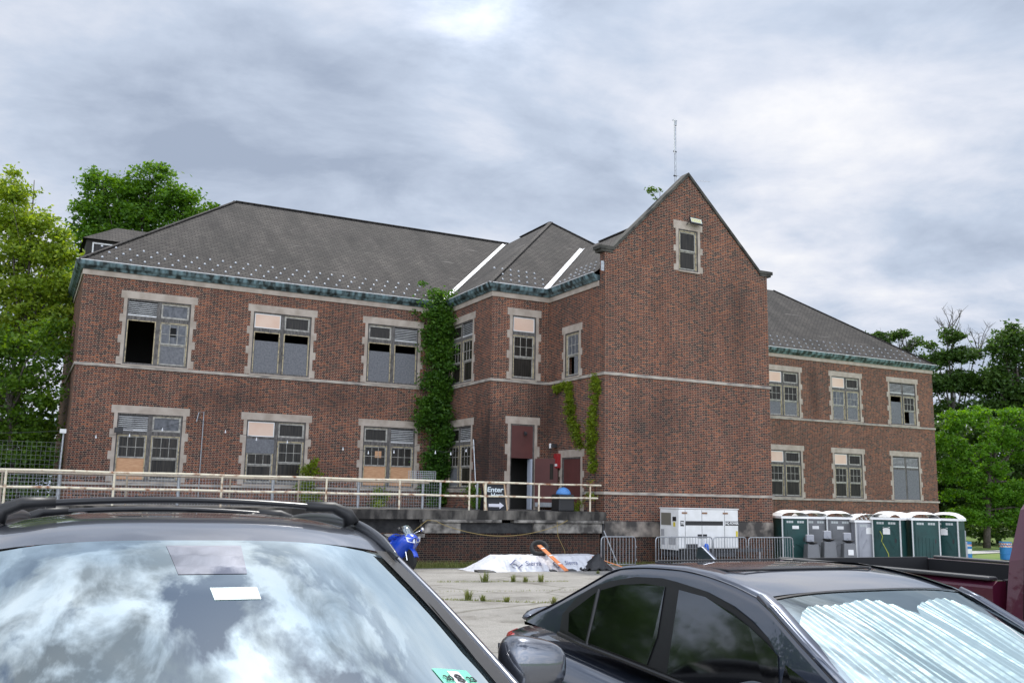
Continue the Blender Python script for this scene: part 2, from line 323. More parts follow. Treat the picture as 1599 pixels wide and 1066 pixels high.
# ---------------------------------------------------------------- ground
random.seed(3); rng = np.random.default_rng(5)
def asphalt_extra(m, nt, p, N, L):
    tc = N('ShaderNodeTexCoord')
    n = N('ShaderNodeTexNoise'); n.inputs['Scale'].default_value = .35; n.inputs['Detail'].default_value = 10; n.inputs['Roughness'].default_value = .7; L(tc.outputs['Object'], n.inputs['Vector'])
    r = N('ShaderNodeValToRGB'); L(n.outputs[0], r.inputs[0]); e = r.color_ramp.elements; e[0].position = .3; e[0].color = (.22, .21, .19, 1); e[1].position = .7; e[1].color = (.36, .345, .315, 1)
    n2 = N('ShaderNodeTexNoise'); n2.inputs['Scale'].default_value = 60; n2.inputs['Detail'].default_value = 3; L(tc.outputs['Object'], n2.inputs['Vector'])
    r2 = N('ShaderNodeValToRGB'); L(n2.outputs[0], r2.inputs[0]); r2.color_ramp.elements[0].position = .3; r2.color_ramp.elements[0].color = (.6, .6, .6, 1); r2.color_ramp.elements[1].position = .7; r2.color_ramp.elements[1].color = (1.25, 1.25, 1.25, 1)
    mu = N('ShaderNodeMix'); mu.data_type = 'RGBA'; mu.blend_type = 'MULTIPLY'; mu.inputs[0].default_value = 1; L(r.outputs[0], mu.inputs[6]); L(r2.outputs[0], mu.inputs[7])
    # cracks
    nd = N('ShaderNodeTexNoise'); nd.inputs['Scale'].default_value = 1.2; L(tc.outputs['Object'], nd.inputs['Vector'])
    mxv = N('ShaderNodeMix'); mxv.data_type = 'VECTOR'; mxv.inputs[0].default_value = .12; L(tc.outputs['Object'], mxv.inputs[4]); L(nd.outputs[1], mxv.inputs[5])
    vo = N('ShaderNodeTexVoronoi'); vo.feature = 'DISTANCE_TO_EDGE'; vo.inputs['Scale'].default_value = .16; L(mxv.outputs[1], vo.inputs['Vector'])
    rc = N('ShaderNodeValToRGB'); L(vo.outputs[0], rc.inputs[0]); rc.color_ramp.elements[0].position = .0015; rc.color_ramp.elements[0].color = (.35, .34, .27, 1); rc.color_ramp.elements[1].position = .005; rc.color_ramp.elements[1].color = (1, 1, 1, 1)
    m2 = N('ShaderNodeMix'); m2.data_type = 'RGBA'; m2.blend_type = 'MULTIPLY'; m2.inputs[0].default_value = .8; L(mu.outputs[2], m2.inputs[6]); L(rc.outputs[0], m2.inputs[7])
    n5 = N('ShaderNodeTexNoise'); n5.inputs['Scale'].default_value = .9; n5.inputs['Detail'].default_value = 7; n5.inputs['Roughness'].default_value = .65; L(tc.outputs['Object'], n5.inputs['Vector'])
    r5 = N('ShaderNodeValToRGB'); L(n5.outputs[0], r5.inputs[0]); r5.color_ramp.elements[0].position = .30; r5.color_ramp.elements[0].color = (.55, .53, .50, 1); r5.color_ramp.elements[1].position = .46; r5.color_ramp.elements[1].color = (1, 1, 1, 1)
    m5 = N('ShaderNodeMix'); m5.data_type = 'RGBA'; m5.blend_type = 'MULTIPLY'; m5.inputs[0].default_value = 1; L(m2.outputs[2], m5.inputs[6]); L(r5.outputs[0], m5.inputs[7]); L(m5.outputs[2], p.inputs['Base Color'])
    b = N('ShaderNodeBump'); b.inputs['Strength'].default_value = .5; b.inputs['Distance'].default_value = .02; L(n2.outputs[0], b.inputs['Height']); L(b.outputs[0], p.inputs['Normal'])
M_ASPH = mat('old_asphalt', rough=.92, spec=.25, extra=asphalt_extra)
M_LAWN = mat('lawn', (.07, .15, .02), .9, b2=(.17, .22, .05), nscale=.9, detail=10, bump=.5, bscale=9)
M_PATH = mat('pale_path', (.38, .37, .35), .9, b2=(.48, .47, .45), nscale=3)
def sheet(name, xs, ys, dz, m, cut=None):
    b = MB(); n = len(ys)
    vs_ = [(x, y, gz(x, y)+dz) for x in xs for y in ys]
    fs = [(i*n+j, (i+1)*n+j, (i+1)*n+j+1, i*n+j+1) for i in range(len(xs)-1) for j in range(n-1) if not cut or cut((xs[i]+xs[i+1])/2, (ys[j]+ys[j+1])/2)]
    b.add(vs_, fs); return b.build(name, m)
xs = [-900, -300, -100, -40, -20, 0, 20, 35, 50, 100, 300, 900]; ys = [-300, -100, -20, 0, 10, 20, 28, 36, 60, 120, 300, 900]
tag(sheet('ground', xs, ys, -.02, M_LAWN), kind='structure')
tag(sheet('parking_lot', [-30, -20, 0, 10, 20, 30, 39.5], [-15, -10, 0, 10, 20, 28, 30.9], 0, M_ASPH), kind='structure')
# path across the lawn to the right
b = MB(); pts = [(40, 35.8), (46, 37.0), (54, 38.6), (64, 40.2), (80, 42)]
for (x0, y0), (x1, y1) in zip(pts, pts[1:]):
    b.poly([(x0, y0, gz(x0, 36)+.006-.0), (x1, y1, gz(x1, 36)+.006), (x1, y1+1.9, gz(x1, 36)+.006), (x0, y0+1.9, gz(x0, 36)+.006)])
tag(b.build('path', M_PATH), kind='structure')

# ---------------------------------------------------------------- foliage helpers
def leaves(name, m, parent, blobs, n, size, seed=1, clump=.45, squash=.7, shell=.45, per=60, flat=None, local_off=None, kind=None):
    """leaf faces gathered in clumps that fill each blob's outer part unevenly"""
    rg = np.random.default_rng(seed); B = np.array([b_[:4] for b_ in blobs], dtype=float)
    w = B[:, 3]**2; w = w/w.sum(); nc = max(1, n//per)
    k = rg.choice(len(B), nc, p=w)
    d = rg.normal(size=(nc, 3)); d /= np.linalg.norm(d, axis=1)[:, None]
    rad = (shell+(1-shell)*rg.random(nc)**.6)[:, None]*rg.uniform(.8, 1.12, nc)[:, None]
    cc = B[k, :3]+d*rad*B[k, 3][:, None]*np.array([1, 1, squash])
    cs = clump*rg.uniform(.5, 1.25, nc)
    idx = np.repeat(np.arange(nc), per); N_ = len(idx)
    g = rg.normal(size=(N_, 3))*np.array([1, 1, .55])
    c = cc[idx]+g*cs[idx][:, None]*.6
    ax = rg.normal(size=(N_, 3)); ax[:, 2] *= .6; ax /= np.linalg.norm(ax, axis=1)[:, None]
    t = rg.normal(size=(N_, 3)); t -= (t*ax).sum(1)[:, None]*ax; t /= np.linalg.norm(t, axis=1)[:, None]
    # leaves mostly face up
    nn = np.cross(ax, t); fl = nn[:, 2] < 0; t[fl] *= -1
    s = size*rg.uniform(.6, 1.4, N_)[:, None]
    p0 = c-ax*s*.5; p2 = c+ax*s*.5; p1 = c+t*s*.28-np.array([0, 0, .08])*s; p3 = c-t*s*.28-np.array([0, 0, .08])*s
    V = np.stack([p0, p1, p2, p3], 1).reshape(-1, 3)
    off = wloc(parent) if parent else Vector((0, 0, 0)); V = V-np.array(off)
    me = bpy.data.meshes.new(name); me.vertices.add(len(V)); me.vertices.foreach_set('co', V.ravel().astype(np.float32))
    me.loops.add(len(V)); me.loops.foreach_set('vertex_index', np.arange(len(V), dtype=np.int32))
    me.polygons.add(N_); me.polygons.foreach_set('loop_start', np.arange(0, len(V), 4, dtype=np.int32)); 
    me.update(calc_edges=True); me.validate(); me.materials.append(m)
    o = bpy.data.objects.new(name, me); COL.objects.link(o); o.parent = parent
    return o
def tree(base, label, m, blobs, n, size, group, seed, tr=.22, clump=.5, squash=.75, shell=.35, per=60, top=None, limbs=14, name='tree', bark=None):
    t = thing(name, base, label, 'tree', group)
    b = MB(); rg = random.Random(seed); bx, by, bz = base
    cx = sum(q[0] for q in blobs)/len(blobs); cy = sum(q[1] for q in blobs)/len(blobs); zt = max(q[2] for q in blobs); zl = min(q[2] for q in blobs)
    fork = bz+(zt-bz)*.35
    P = [(bx, by, bz-.1), (bx+(cx-bx)*.2, by+(cy-by)*.2, bz+(fork-bz)*.5), (bx+(cx-bx)*.5, by+(cy-by)*.5, fork), (cx, cy, (fork+zt)/2), (cx+rg.uniform(-.3, .3), cy, zt-.2)]
    b.tube(P, [tr, tr*.85, tr*.7, tr*.45, tr*.1], 8)
    bl = sorted(blobs, key=lambda q: -q[3])[:limbs]
    for q in bl:
        f = rg.uniform(.25, .75); s = Vector(P[2]).lerp(Vector(P[3]), f) if q[2] > fork else Vector(P[1]).lerp(Vector(P[2]), f)
        e = Vector(q[:3]); mid = s.lerp(e, .5)+Vector((rg.uniform(-.3, .3), rg.uniform(-.3, .3), .3))
        b.tube([s, mid, e], [tr*.34, tr*.2, tr*.06], 5)
        for _ in range(4):
            e2 = e+Vector((rg.uniform(-1, 1), rg.uniform(-1, 1), rg.uniform(-.4, 1)))*q[3]*.85
            b.tube([mid.lerp(e, rg.random()), e2], [tr*.1, .01], 4)
    b.build('trunk', bark or M_BARK, t, smooth=True)
    leaves('crown', m, t, blobs, n, size, seed, clump, squash, shell, per)
    return t
L_LIGHT = leaf_mat('leaf_light', (.10, .17, .014), (.22, .32, .035), (.40, .46, .08), .5)
L_MID = leaf_mat('leaf_mid', (.030, .08, .010), (.085, .17, .018), (.17, .27, .03), .45)
L_DARK = leaf_mat('leaf_dark', (.022, .055, .010), (.050, .105, .018), (.095, .165, .032), .38)
L_BRIGHT = leaf_mat('leaf_bright', (.05, .13, .012), (.10, .24, .02), (.18, .34, .04), .45)
L_IVY = leaf_mat('leaf_ivy', (.016, .05, .007), (.05, .13, .014), (.12, .24, .025), .4)
L_VINE = leaf_mat('leaf_vine', (.08, .13, .01), (.17, .24, .015), (.26, .33, .03), .4)

# ---------------------------------------------------------------- the brick building
XL0, XB0, XG0, XG1, XP1, XR1 = 1.62, 17.31, 20.09, 28.53, 30.07, 52.25
YL, YB, YG, YR, YBK = 40.66, 35.65, 31.19, 42.0, 54.7
ZG, ZS, ZB = 10.75, 6.714, 2.063
BASE = -.85
BLD = thing('brick_building', (26, 36, -.8), 'long two-storey brick building with slate-grey hipped roofs, a pointed brick gable and boarded windows', 'building')
class Fr:
    def __init__(s, o, r, n): s.o = Vector(o); s.r = Vector(r); s.n = Vector(n)
    def p(s, a, z, d): q = s.o+s.r*a+s.n*d; return (q.x, q.y, z)
    def box(s, mb, a0, a1, z0, z1, d0, d1):
        if s.r.cross(Vector((0, 0, 1))).dot(s.n) > 0: d0, d1 = d1, d0
        return mb.hexa([s.p(a0, z0, d0), s.p(a1, z0, d0), s.p(a1, z0, d1), s.p(a0, z0, d1), s.p(a0, z1, d0), s.p(a1, z1, d0), s.p(a1, z1, d1), s.p(a0, z1, d1)])
FRONT = lambda y: Fr((0, y, 0), (1, 0, 0), (0, -1, 0))       # faces the viewer, a = x
SIDE = lambda x: Fr((x, 0, 0), (0, -1, 0), (-1, 0, 0))       # faces left, a = -y
def wall(fr, a0, a1, z0, z1, ops, mb, th=.32):
    As = sorted({a0, a1}|{v for o in ops for v in (o[0], o[1])}); Zs = sorted({z0, z1}|{v for o in ops for v in (o[2], o[3])})
    # merge vertically where no opening crosses
    for i in range(len(As)-1):
        x0, x1 = As[i], As[i+1]; z = z0; cur = sorted([o for o in ops if o[0] <= x0+1e-6 and o[1] >= x1-1e-6], key=lambda o: o[2])
        for o in cur:
            if o[2] > z+1e-6: fr.box(mb, x0, x1, z, o[2], -th, 0)
            z = o[3]
        if z1 > z+1e-6: fr.box(mb, x0, x1, z, z1, -th, 0)
ZU0, ZU1, ZD0, ZD1 = 6.75, 9.44, 2.11, 4.80
OL = [(3.32, 5.80), (8.38, 10.90), (13.50, 15.95)]
OR = [(38.2, 40.70), (43.35, 45.66), (48.28, 50.62)]
wb = MB()
wall(FRONT(YL), XL0, XB0, BASE, ZG-.3, [(a, b_, ZU0, ZU1) for a, b_ in OL]+[(a, b_, ZD0, ZD1) for a, b_ in OL], wb)
wall(FRONT(YB), XB0, XG0, 1.24, ZG-.3, [(18.28, 19.43, ZU0, 9.51), (18.28, 19.43, 1.24, 4.85)], wb)
wall(FRONT(YB), XB0, XG0, BASE, 1.24, [], wb)
wall(SIDE(XB0), -YL, -YB-.32, BASE, ZG-.3, [(-40.0, -37.58, ZU0, 9.55), (-40.0, -37.5, 2.11, 4.85)], wb)
wall(SIDE(XG0), -YB, -YG-.36, BASE, ZG-.3, [(-34.25, -33.12, ZU0, 8.64), (-34.42, -32.93, 1.24, 3.45)], wb)
wall(FRONT(YG), XG0, XG1, .96, 11.25, [], wb, .36)
wall(FRONT(YR), XP1, XR1, BASE, ZG-.3, [(a, b_, ZU0, ZU1) for a, b_ in OR]+[(a, b_, ZD0, ZD1) for a, b_ in OR], wb)
# gable top: kneelers, slopes, window hole
gy0, gy1 = YG, YG+.36
def zt(x): return 11.68+(15.42-11.68)*(1-abs(x-24.27)/3.78)
def gp(pts): wb.prism([(x, gy0, z) for x, z in pts], (0, gy1-gy0, 0))
gp([(XG0, 11.25), (23.73, 11.25), (23.73, zt(23.73)), (20.49, 11.68), (XG0, 11.68)])
gp([(24.74, 11.25), (XG1, 11.25), (XG1, 11.68), (28.05, 11.68), (24.74, zt(24.74))])
gp([(23.73, 13.05), (24.74, 13.05), (24.74, zt(24.74)), (24.27, 15.42), (23.73, zt(23.73))])
# hidden sides and back
wb.box(XL0, XL0+.32, YL+.32, YBK, BASE, ZG-.3)
wb.box(XR1-.32, XR1, YR+.32, YBK+1.3, BASE, ZG-.3)
wb.box(XL0, XR1, YBK, YBK+.32, BASE, ZG-.3)
wb.box(XG1-.32, XG1, YG+.36, YB, BASE, ZG-.3)
wb.box(XG1, XP1, YB, YB+.32, BASE, ZG-.3); wb.box(XP1-.32, XP1, YB+.32, YR, BASE, ZG-.3)
wb.build('wall', M_BRICK, BLD)
# parapet rise behind the kneeler is the side wall above; cut it back with the roof later
fb_ = MB(); FRONT(YG).box(fb_, XG0+.002, XG1-.002, .36, .957, -.3, .03); fb_.build('plinth', M_STONED, BLD)
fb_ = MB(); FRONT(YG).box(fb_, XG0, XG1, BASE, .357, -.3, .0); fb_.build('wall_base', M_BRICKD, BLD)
# interior backing: floors keep daylight out of the open windows
ib = MB()
for z_ in (1.1, 5.9, 10.3):
    ib.box(XL0+.35, XP1-.4, YL+.4, YBK-.1, z_, z_+.08); ib.box(XP1-.4, XR1-.4, YR+.4, YBK-.1, z_, z_+.08)
    ib.box(XB0+.4, XP1-.4, YB+.4, YL+.4, z_, z_+.08); ib.box(XG0+.4, XG1-.4, YG+.4, YB+.4, z_, z_+.08)
ib.box(XL0+.5, XR1-.5, YL+4.2, YL+4.3, 1.2, 10.3)
ib.box(XB0+2.9, XB0+3.0, YB+.35, YL+4, 1.2, 10.3); ib.box(XB0+.4, XP1-.4, YB+1.8, YB+1.9, 1.2, 10.3)
ib.build('interior_partition', M_INT, BLD)
# string courses
def band(path, z0, z1, d, m, name, d_in=.0):
    b = MB(); P = [Vector((x, y)) for x, y in path]
    def off(dd):
        out = []
        for i, p in enumerate(P):
            ns = []
            if i > 0: e = (P[i]-P[i-1]).normalized(); ns.append(Vector((e.y, -e.x)))
            if i < len(P)-1: e = (P[i+1]-P[i]).normalized(); ns.append(Vector((e.y, -e.x)))
            if len(ns) == 1: out.append(p+ns[0]*dd)
            else: out.append(p+(ns[0]+ns[1])*dd/(1+ns[0].dot(ns[1])))
        return out
    prof = [(d_in, z0), (d, z0), (d, z1), (d_in, z1)] if not isinstance(z0, list) else z0
    rows = [[(q.x, q.y, z) for q in off(dd)] for dd, z in prof]; k = len(P); n = len(prof)
    vs_ = [p for r in rows for p in r]
    fs = [(i*k+j, i*k+j+1, ((i+1) % n)*k+j+1, ((i+1) % n)*k+j) for i in range(n) for j in range(k-1)]
    fs += [tuple(i*k for i in range(n)), tuple(i*k+k-1 for i in range(n))[::-1]]
    b.add(vs_, fs); return b.build(name, m, BLD)
P1 = [(XL0, YBK), (XL0, YL), (XB0, YL), (XB0, YB), (XG0, YB), (XG0, YG), (XG1, YG), (XG1, YB), (XP1, YB), (XP1, YR), (XR1, YR), (XR1, YBK)]
band(P1, ZS-.115, ZS, .05, M_BAND, 'string_course', -.05)
band([(XL0, YBK), (XL0, YL), (XB0, YL), (XB0, 37.5)], ZB-.10, ZB, .06, M_BAND, 'string_course', -.05)
band([(XG0, 32.7), (XG0, YG), (XG1, YG), (XG1, YB), (XP1, YB), (XP1, YR), (XR1, YR), (XR1, YBK)], ZB-.10, ZB, .06, M_BAND, 'string_course', -.05)
# frieze and copper gutters
PA = [(XL0, YBK), (XL0, YL), (XB0, YL), (XB0, YB), (XG0, YB), (XG0, YG+.42)]
PC = [(XG1, YG+.42), (XG1, YB), (XP1, YB), (XP1, YR), (XR1, YR), (XR1, YBK)]
for P in (PA, PC):
    band(P, ZG-.52, ZG-.28, .045, M_STONE, 'frieze', -.05)
    band(P, [(-.05, ZG-.30), (.10, ZG-.30), (.14, ZG-.24), (.25, ZG-.16), (.30, ZG-.05), (.31, ZG), (.24, ZG), (.20, ZG-.06), (-.05, ZG-.06)], None, None, M_GUT, 'gutter')
# bright metal drip edge on top of the gutters
for P in (PA, PC): band(P, ZG+.002, ZG+.03, .325, M_FLASH, 'drip_edge', .24)
# ---- roofs
def roof(name, polys, m=None):
    b = MB()
    for p in polys: b.poly(p)
    return b.build(name, m or M_SHIN, BLD)
g = .28; s1 = .768; zr = ZG-.02
x0, y0 = XL0-g, YL-g; h = 7.19; yr, zr1 = y0+h, zr+s1*h
roof('roof', [[(x0, y0, zr), (27, y0, zr), (27, yr, zr1), (x0+h, yr, zr1)], [(x0, y0+2*h, zr), (x0, y0, zr), (x0+h, yr, zr1)], [(27, y0+2*h, zr), (x0, y0+2*h, zr), (x0+h, yr, zr1), (27, yr, zr1)]])
x1, y1 = XR1+g, YR-g; yr2 = y1+7.2; zr2 = zr+s1*7.2
roof('roof', [[(24, y1, zr), (x1, y1, zr), (x1-7.2, yr2, zr2), (24, yr2, zr2)], [(x1, y1, zr), (x1, y1+14.4, zr), (x1-7.2, yr2, zr2)], [(x1, y1+14.4, zr), (24, y1+14.4, zr), (24, yr2, zr2), (x1-7.2, yr2, zr2)]])
px0, px1, py0 = XB0-g, 30.36, YB-g; pm = (px0+px1)/2; ph = px1-pm; pz = zr+.80*ph
roof('roof', [[(px0, py0, zr), (px1, py0, zr), (pm, py0+ph, pz)], [(px0, py0+12, zr), (px0, py0, zr), (pm, py0+ph, pz), (pm, py0+12, pz)], [(px1, py0, zr), (px1, py0+12, zr), (pm, py0+12, pz), (pm, py0+ph, pz)]])
gx0, gx1 = XG0-g, XG1+g; gm = 24.31; gzt = 14.2
roof('roof', [[(gx0, YG+8.5, zr), (gx0, YG+.36, zr), (gm, YG+.36, gzt), (gm, YG+8.5, gzt)], [(gx1, YG+.36, zr), (gx1, YG+8.5, zr), (gm, YG+8.5, gzt), (gm, YG+.36, gzt)]])
# ridge and hip caps
for a, b_ in [((x0, y0, zr), (x0+h, yr, zr1)), ((x0+h, yr, zr1), (24, yr, zr1)), ((px0, py0, zr), (pm, py0+ph, pz)), ((px1, py0, zr), (pm, py0+ph, pz)), ((pm, py0+ph, pz), (pm, py0+10, pz)), ((x1, y1, zr), (x1-7.2, yr2, zr2)), ((x0, y0+2*h, zr), (x0+h, yr, zr1)), ((gm, YG+.4, gzt), (gm, YG+7, gzt))]:
    rc = MB(); rc.bar(Vector(a)+Vector((0, 0, .01)), Vector(b_)+Vector((0, 0, .01)), .22, .05); rc.build('ridge_cap', M_SHIN, BLD)
# white valley flashings
fl = MB()
def valley(p, q, n1, n2, w=.17):
    p = Vector(p); q = Vector(q); d = (q-p).normalized()
    for n_, sgn in ((n1, 1), (n2, -1)):
        n_ = Vector(n_).normalized(); t = n_.cross(d).normalized()*sgn*w; o_ = n_*.03
        fl.poly([p+o_, q+o_, q+o_+t, p+o_+t])
n_main = (0, -s1, 1); n_pl = (-.8, 0, 1); n_pf = (0, -.8, 1); sg = (gzt-zr)/(gm-gx0); n_gl = (-sg, 0, 1)
tv = (pz-zr)/.8; valley((px0, y0, zr), (px0+tv, y0+tv*.8/s1, pz), n_main, n_pl)
tg = (gzt-zr)/sg; valley((gx0, py0, zr), (gx0+tg*.97, py0+tg*.97*sg/.8, zr+(gzt-zr)*.97), n_pf, n_gl)
fl.build('valley_flashing', M_FLASH, BLD)
mp_ = MB(); mp_.box(XG0-.16, XG0-.01, YG+.03, YG+.06, ZG+.02, ZG+.42); mp_.build('flashing_plate', M_GALV, BLD)
# snow guards: the 100 nearest as parts, the rest one part
gd = []
def guards(pf, n, rows, sp, ex=None):
    for r_ in range(rows):
        for i in range(n):
            gd.append(pf((i+.5*(r_ % 2))*sp+.4, .35+r_*.42))
guards(lambda a, t: (x0+.5+a, y0+t, zr+s1*t), 27, 3, .54)
guards(lambda a, t: (32+a, y1+t, zr+s1*t), 36, 3, .54)
guards(lambda a, t: (px0+.45+a*.8, py0+t, zr+.8*t), 6, 3, .5)
guards(lambda a, t: (gx0+t, py0-.2-a*.8, zr+sg*t), 8, 3, .5)
def guard_mb(b, p):
    x, y, z = p; b.hexa([(x-.045, y-.02, z), (x+.045, y-.02, z), (x+.045, y+.05, z+.04), (x-.045, y+.05, z+.04), (x-.03, y-.01, z+.06), (x+.03, y-.01, z+.06), (x+.03, y+.03, z+.08), (x-.03, y+.03, z+.08)])
gd = [p for p in gd if p[0] < 16.9 or p[0] > 17.3]
gd.sort(key=lambda p: p[0]**2+p[1]**2)
pg = MB(); guard_mb(pg, (0, 0, 0)); g0 = pg.build('snow_guard', M_GALV, None)
for i, p in enumerate(gd[:100]):
    o = g0 if i == 0 else g0.copy()
    if i: COL.objects.link(o)
    o.parent = BLD; o.location = Vector(p)-BLD.location
rg_ = MB()
for p in gd[100:]: guard_mb(rg_, p)
tag(rg_.build('snow_guards', M_GALV, BLD), kind='stuff')
# gable coping
cp = MB()
def cseg(a, b_, th=.15, ov=.07):
    (xa, za), (xb, zb_) = a, b_; cp.hexa([(xa, gy0-ov, za), (xb, gy0-ov, zb_), (xb, gy1+ov, zb_), (xa, gy1+ov, za), (xa, gy0-ov, za+th), (xb, gy0-ov, zb_+th), (xb, gy1+ov, zb_+th), (xa, gy1+ov, za+th)])
cseg((20.45, 11.66), (24.27, 15.44), .15); cseg((24.27, 15.44), (28.09, 11.66), .15)
cp.box(XG0-.28, 20.50, gy0-.08, gy1+.10, 11.66, 11.80); cp.box(XG0-.20, 20.44, gy0-.05, gy1+.06, 11.56, 11.658)
cp.box(28.04, XG1+.28, gy0-.08, gy1+.10, 11.66, 11.80); cp.box(28.1, XG1+.20, gy0-.05, gy1+.06, 11.56, 11.658)
cp.build('coping', M_COP, BLD)
# rear stair head standing above the left hip
sb = MB(); sb.box(1.98, 7.5, 50, 54, 10.7, 13.95); sb.build('stair_head', mat('dark_cladding', (.035, .033, .03), .9, b2=(.06, .055, .05)), BLD)
sw = MB(); sw.box(2.25, 4.4, 49.96, 50, 12.2, 13.78); sw.build('window', M_GLASSD, BLD)
sw = MB(); sw.box(2.25, 4.4, 49.93, 49.96, 13.74, 13.80); sw.box(2.25, 2.32, 49.93, 49.96, 12.2, 13.74); sw.build('window_trim', M_WHITE, BLD)
roof('roof', [[(1.8, 49.8, 13.95), (8.5, 49.8, 13.95), (6.9, 51.6, 15.1), (3.4, 51.6, 15.1)], [(1.8, 54.2, 13.95), (1.8, 49.8, 13.95), (3.4, 51.6, 15.1), (3.4, 52.5, 15.1)], [(8.5, 54.2, 13.95), (1.8, 54.2, 13.95), (3.4, 52.5, 15.1), (6.9, 52.5, 15.1)], [(3.4, 51.6, 15.1), (6.9, 51.6, 15.1), (6.9, 52.5, 15.1), (3.4, 52.5, 15.1)]])

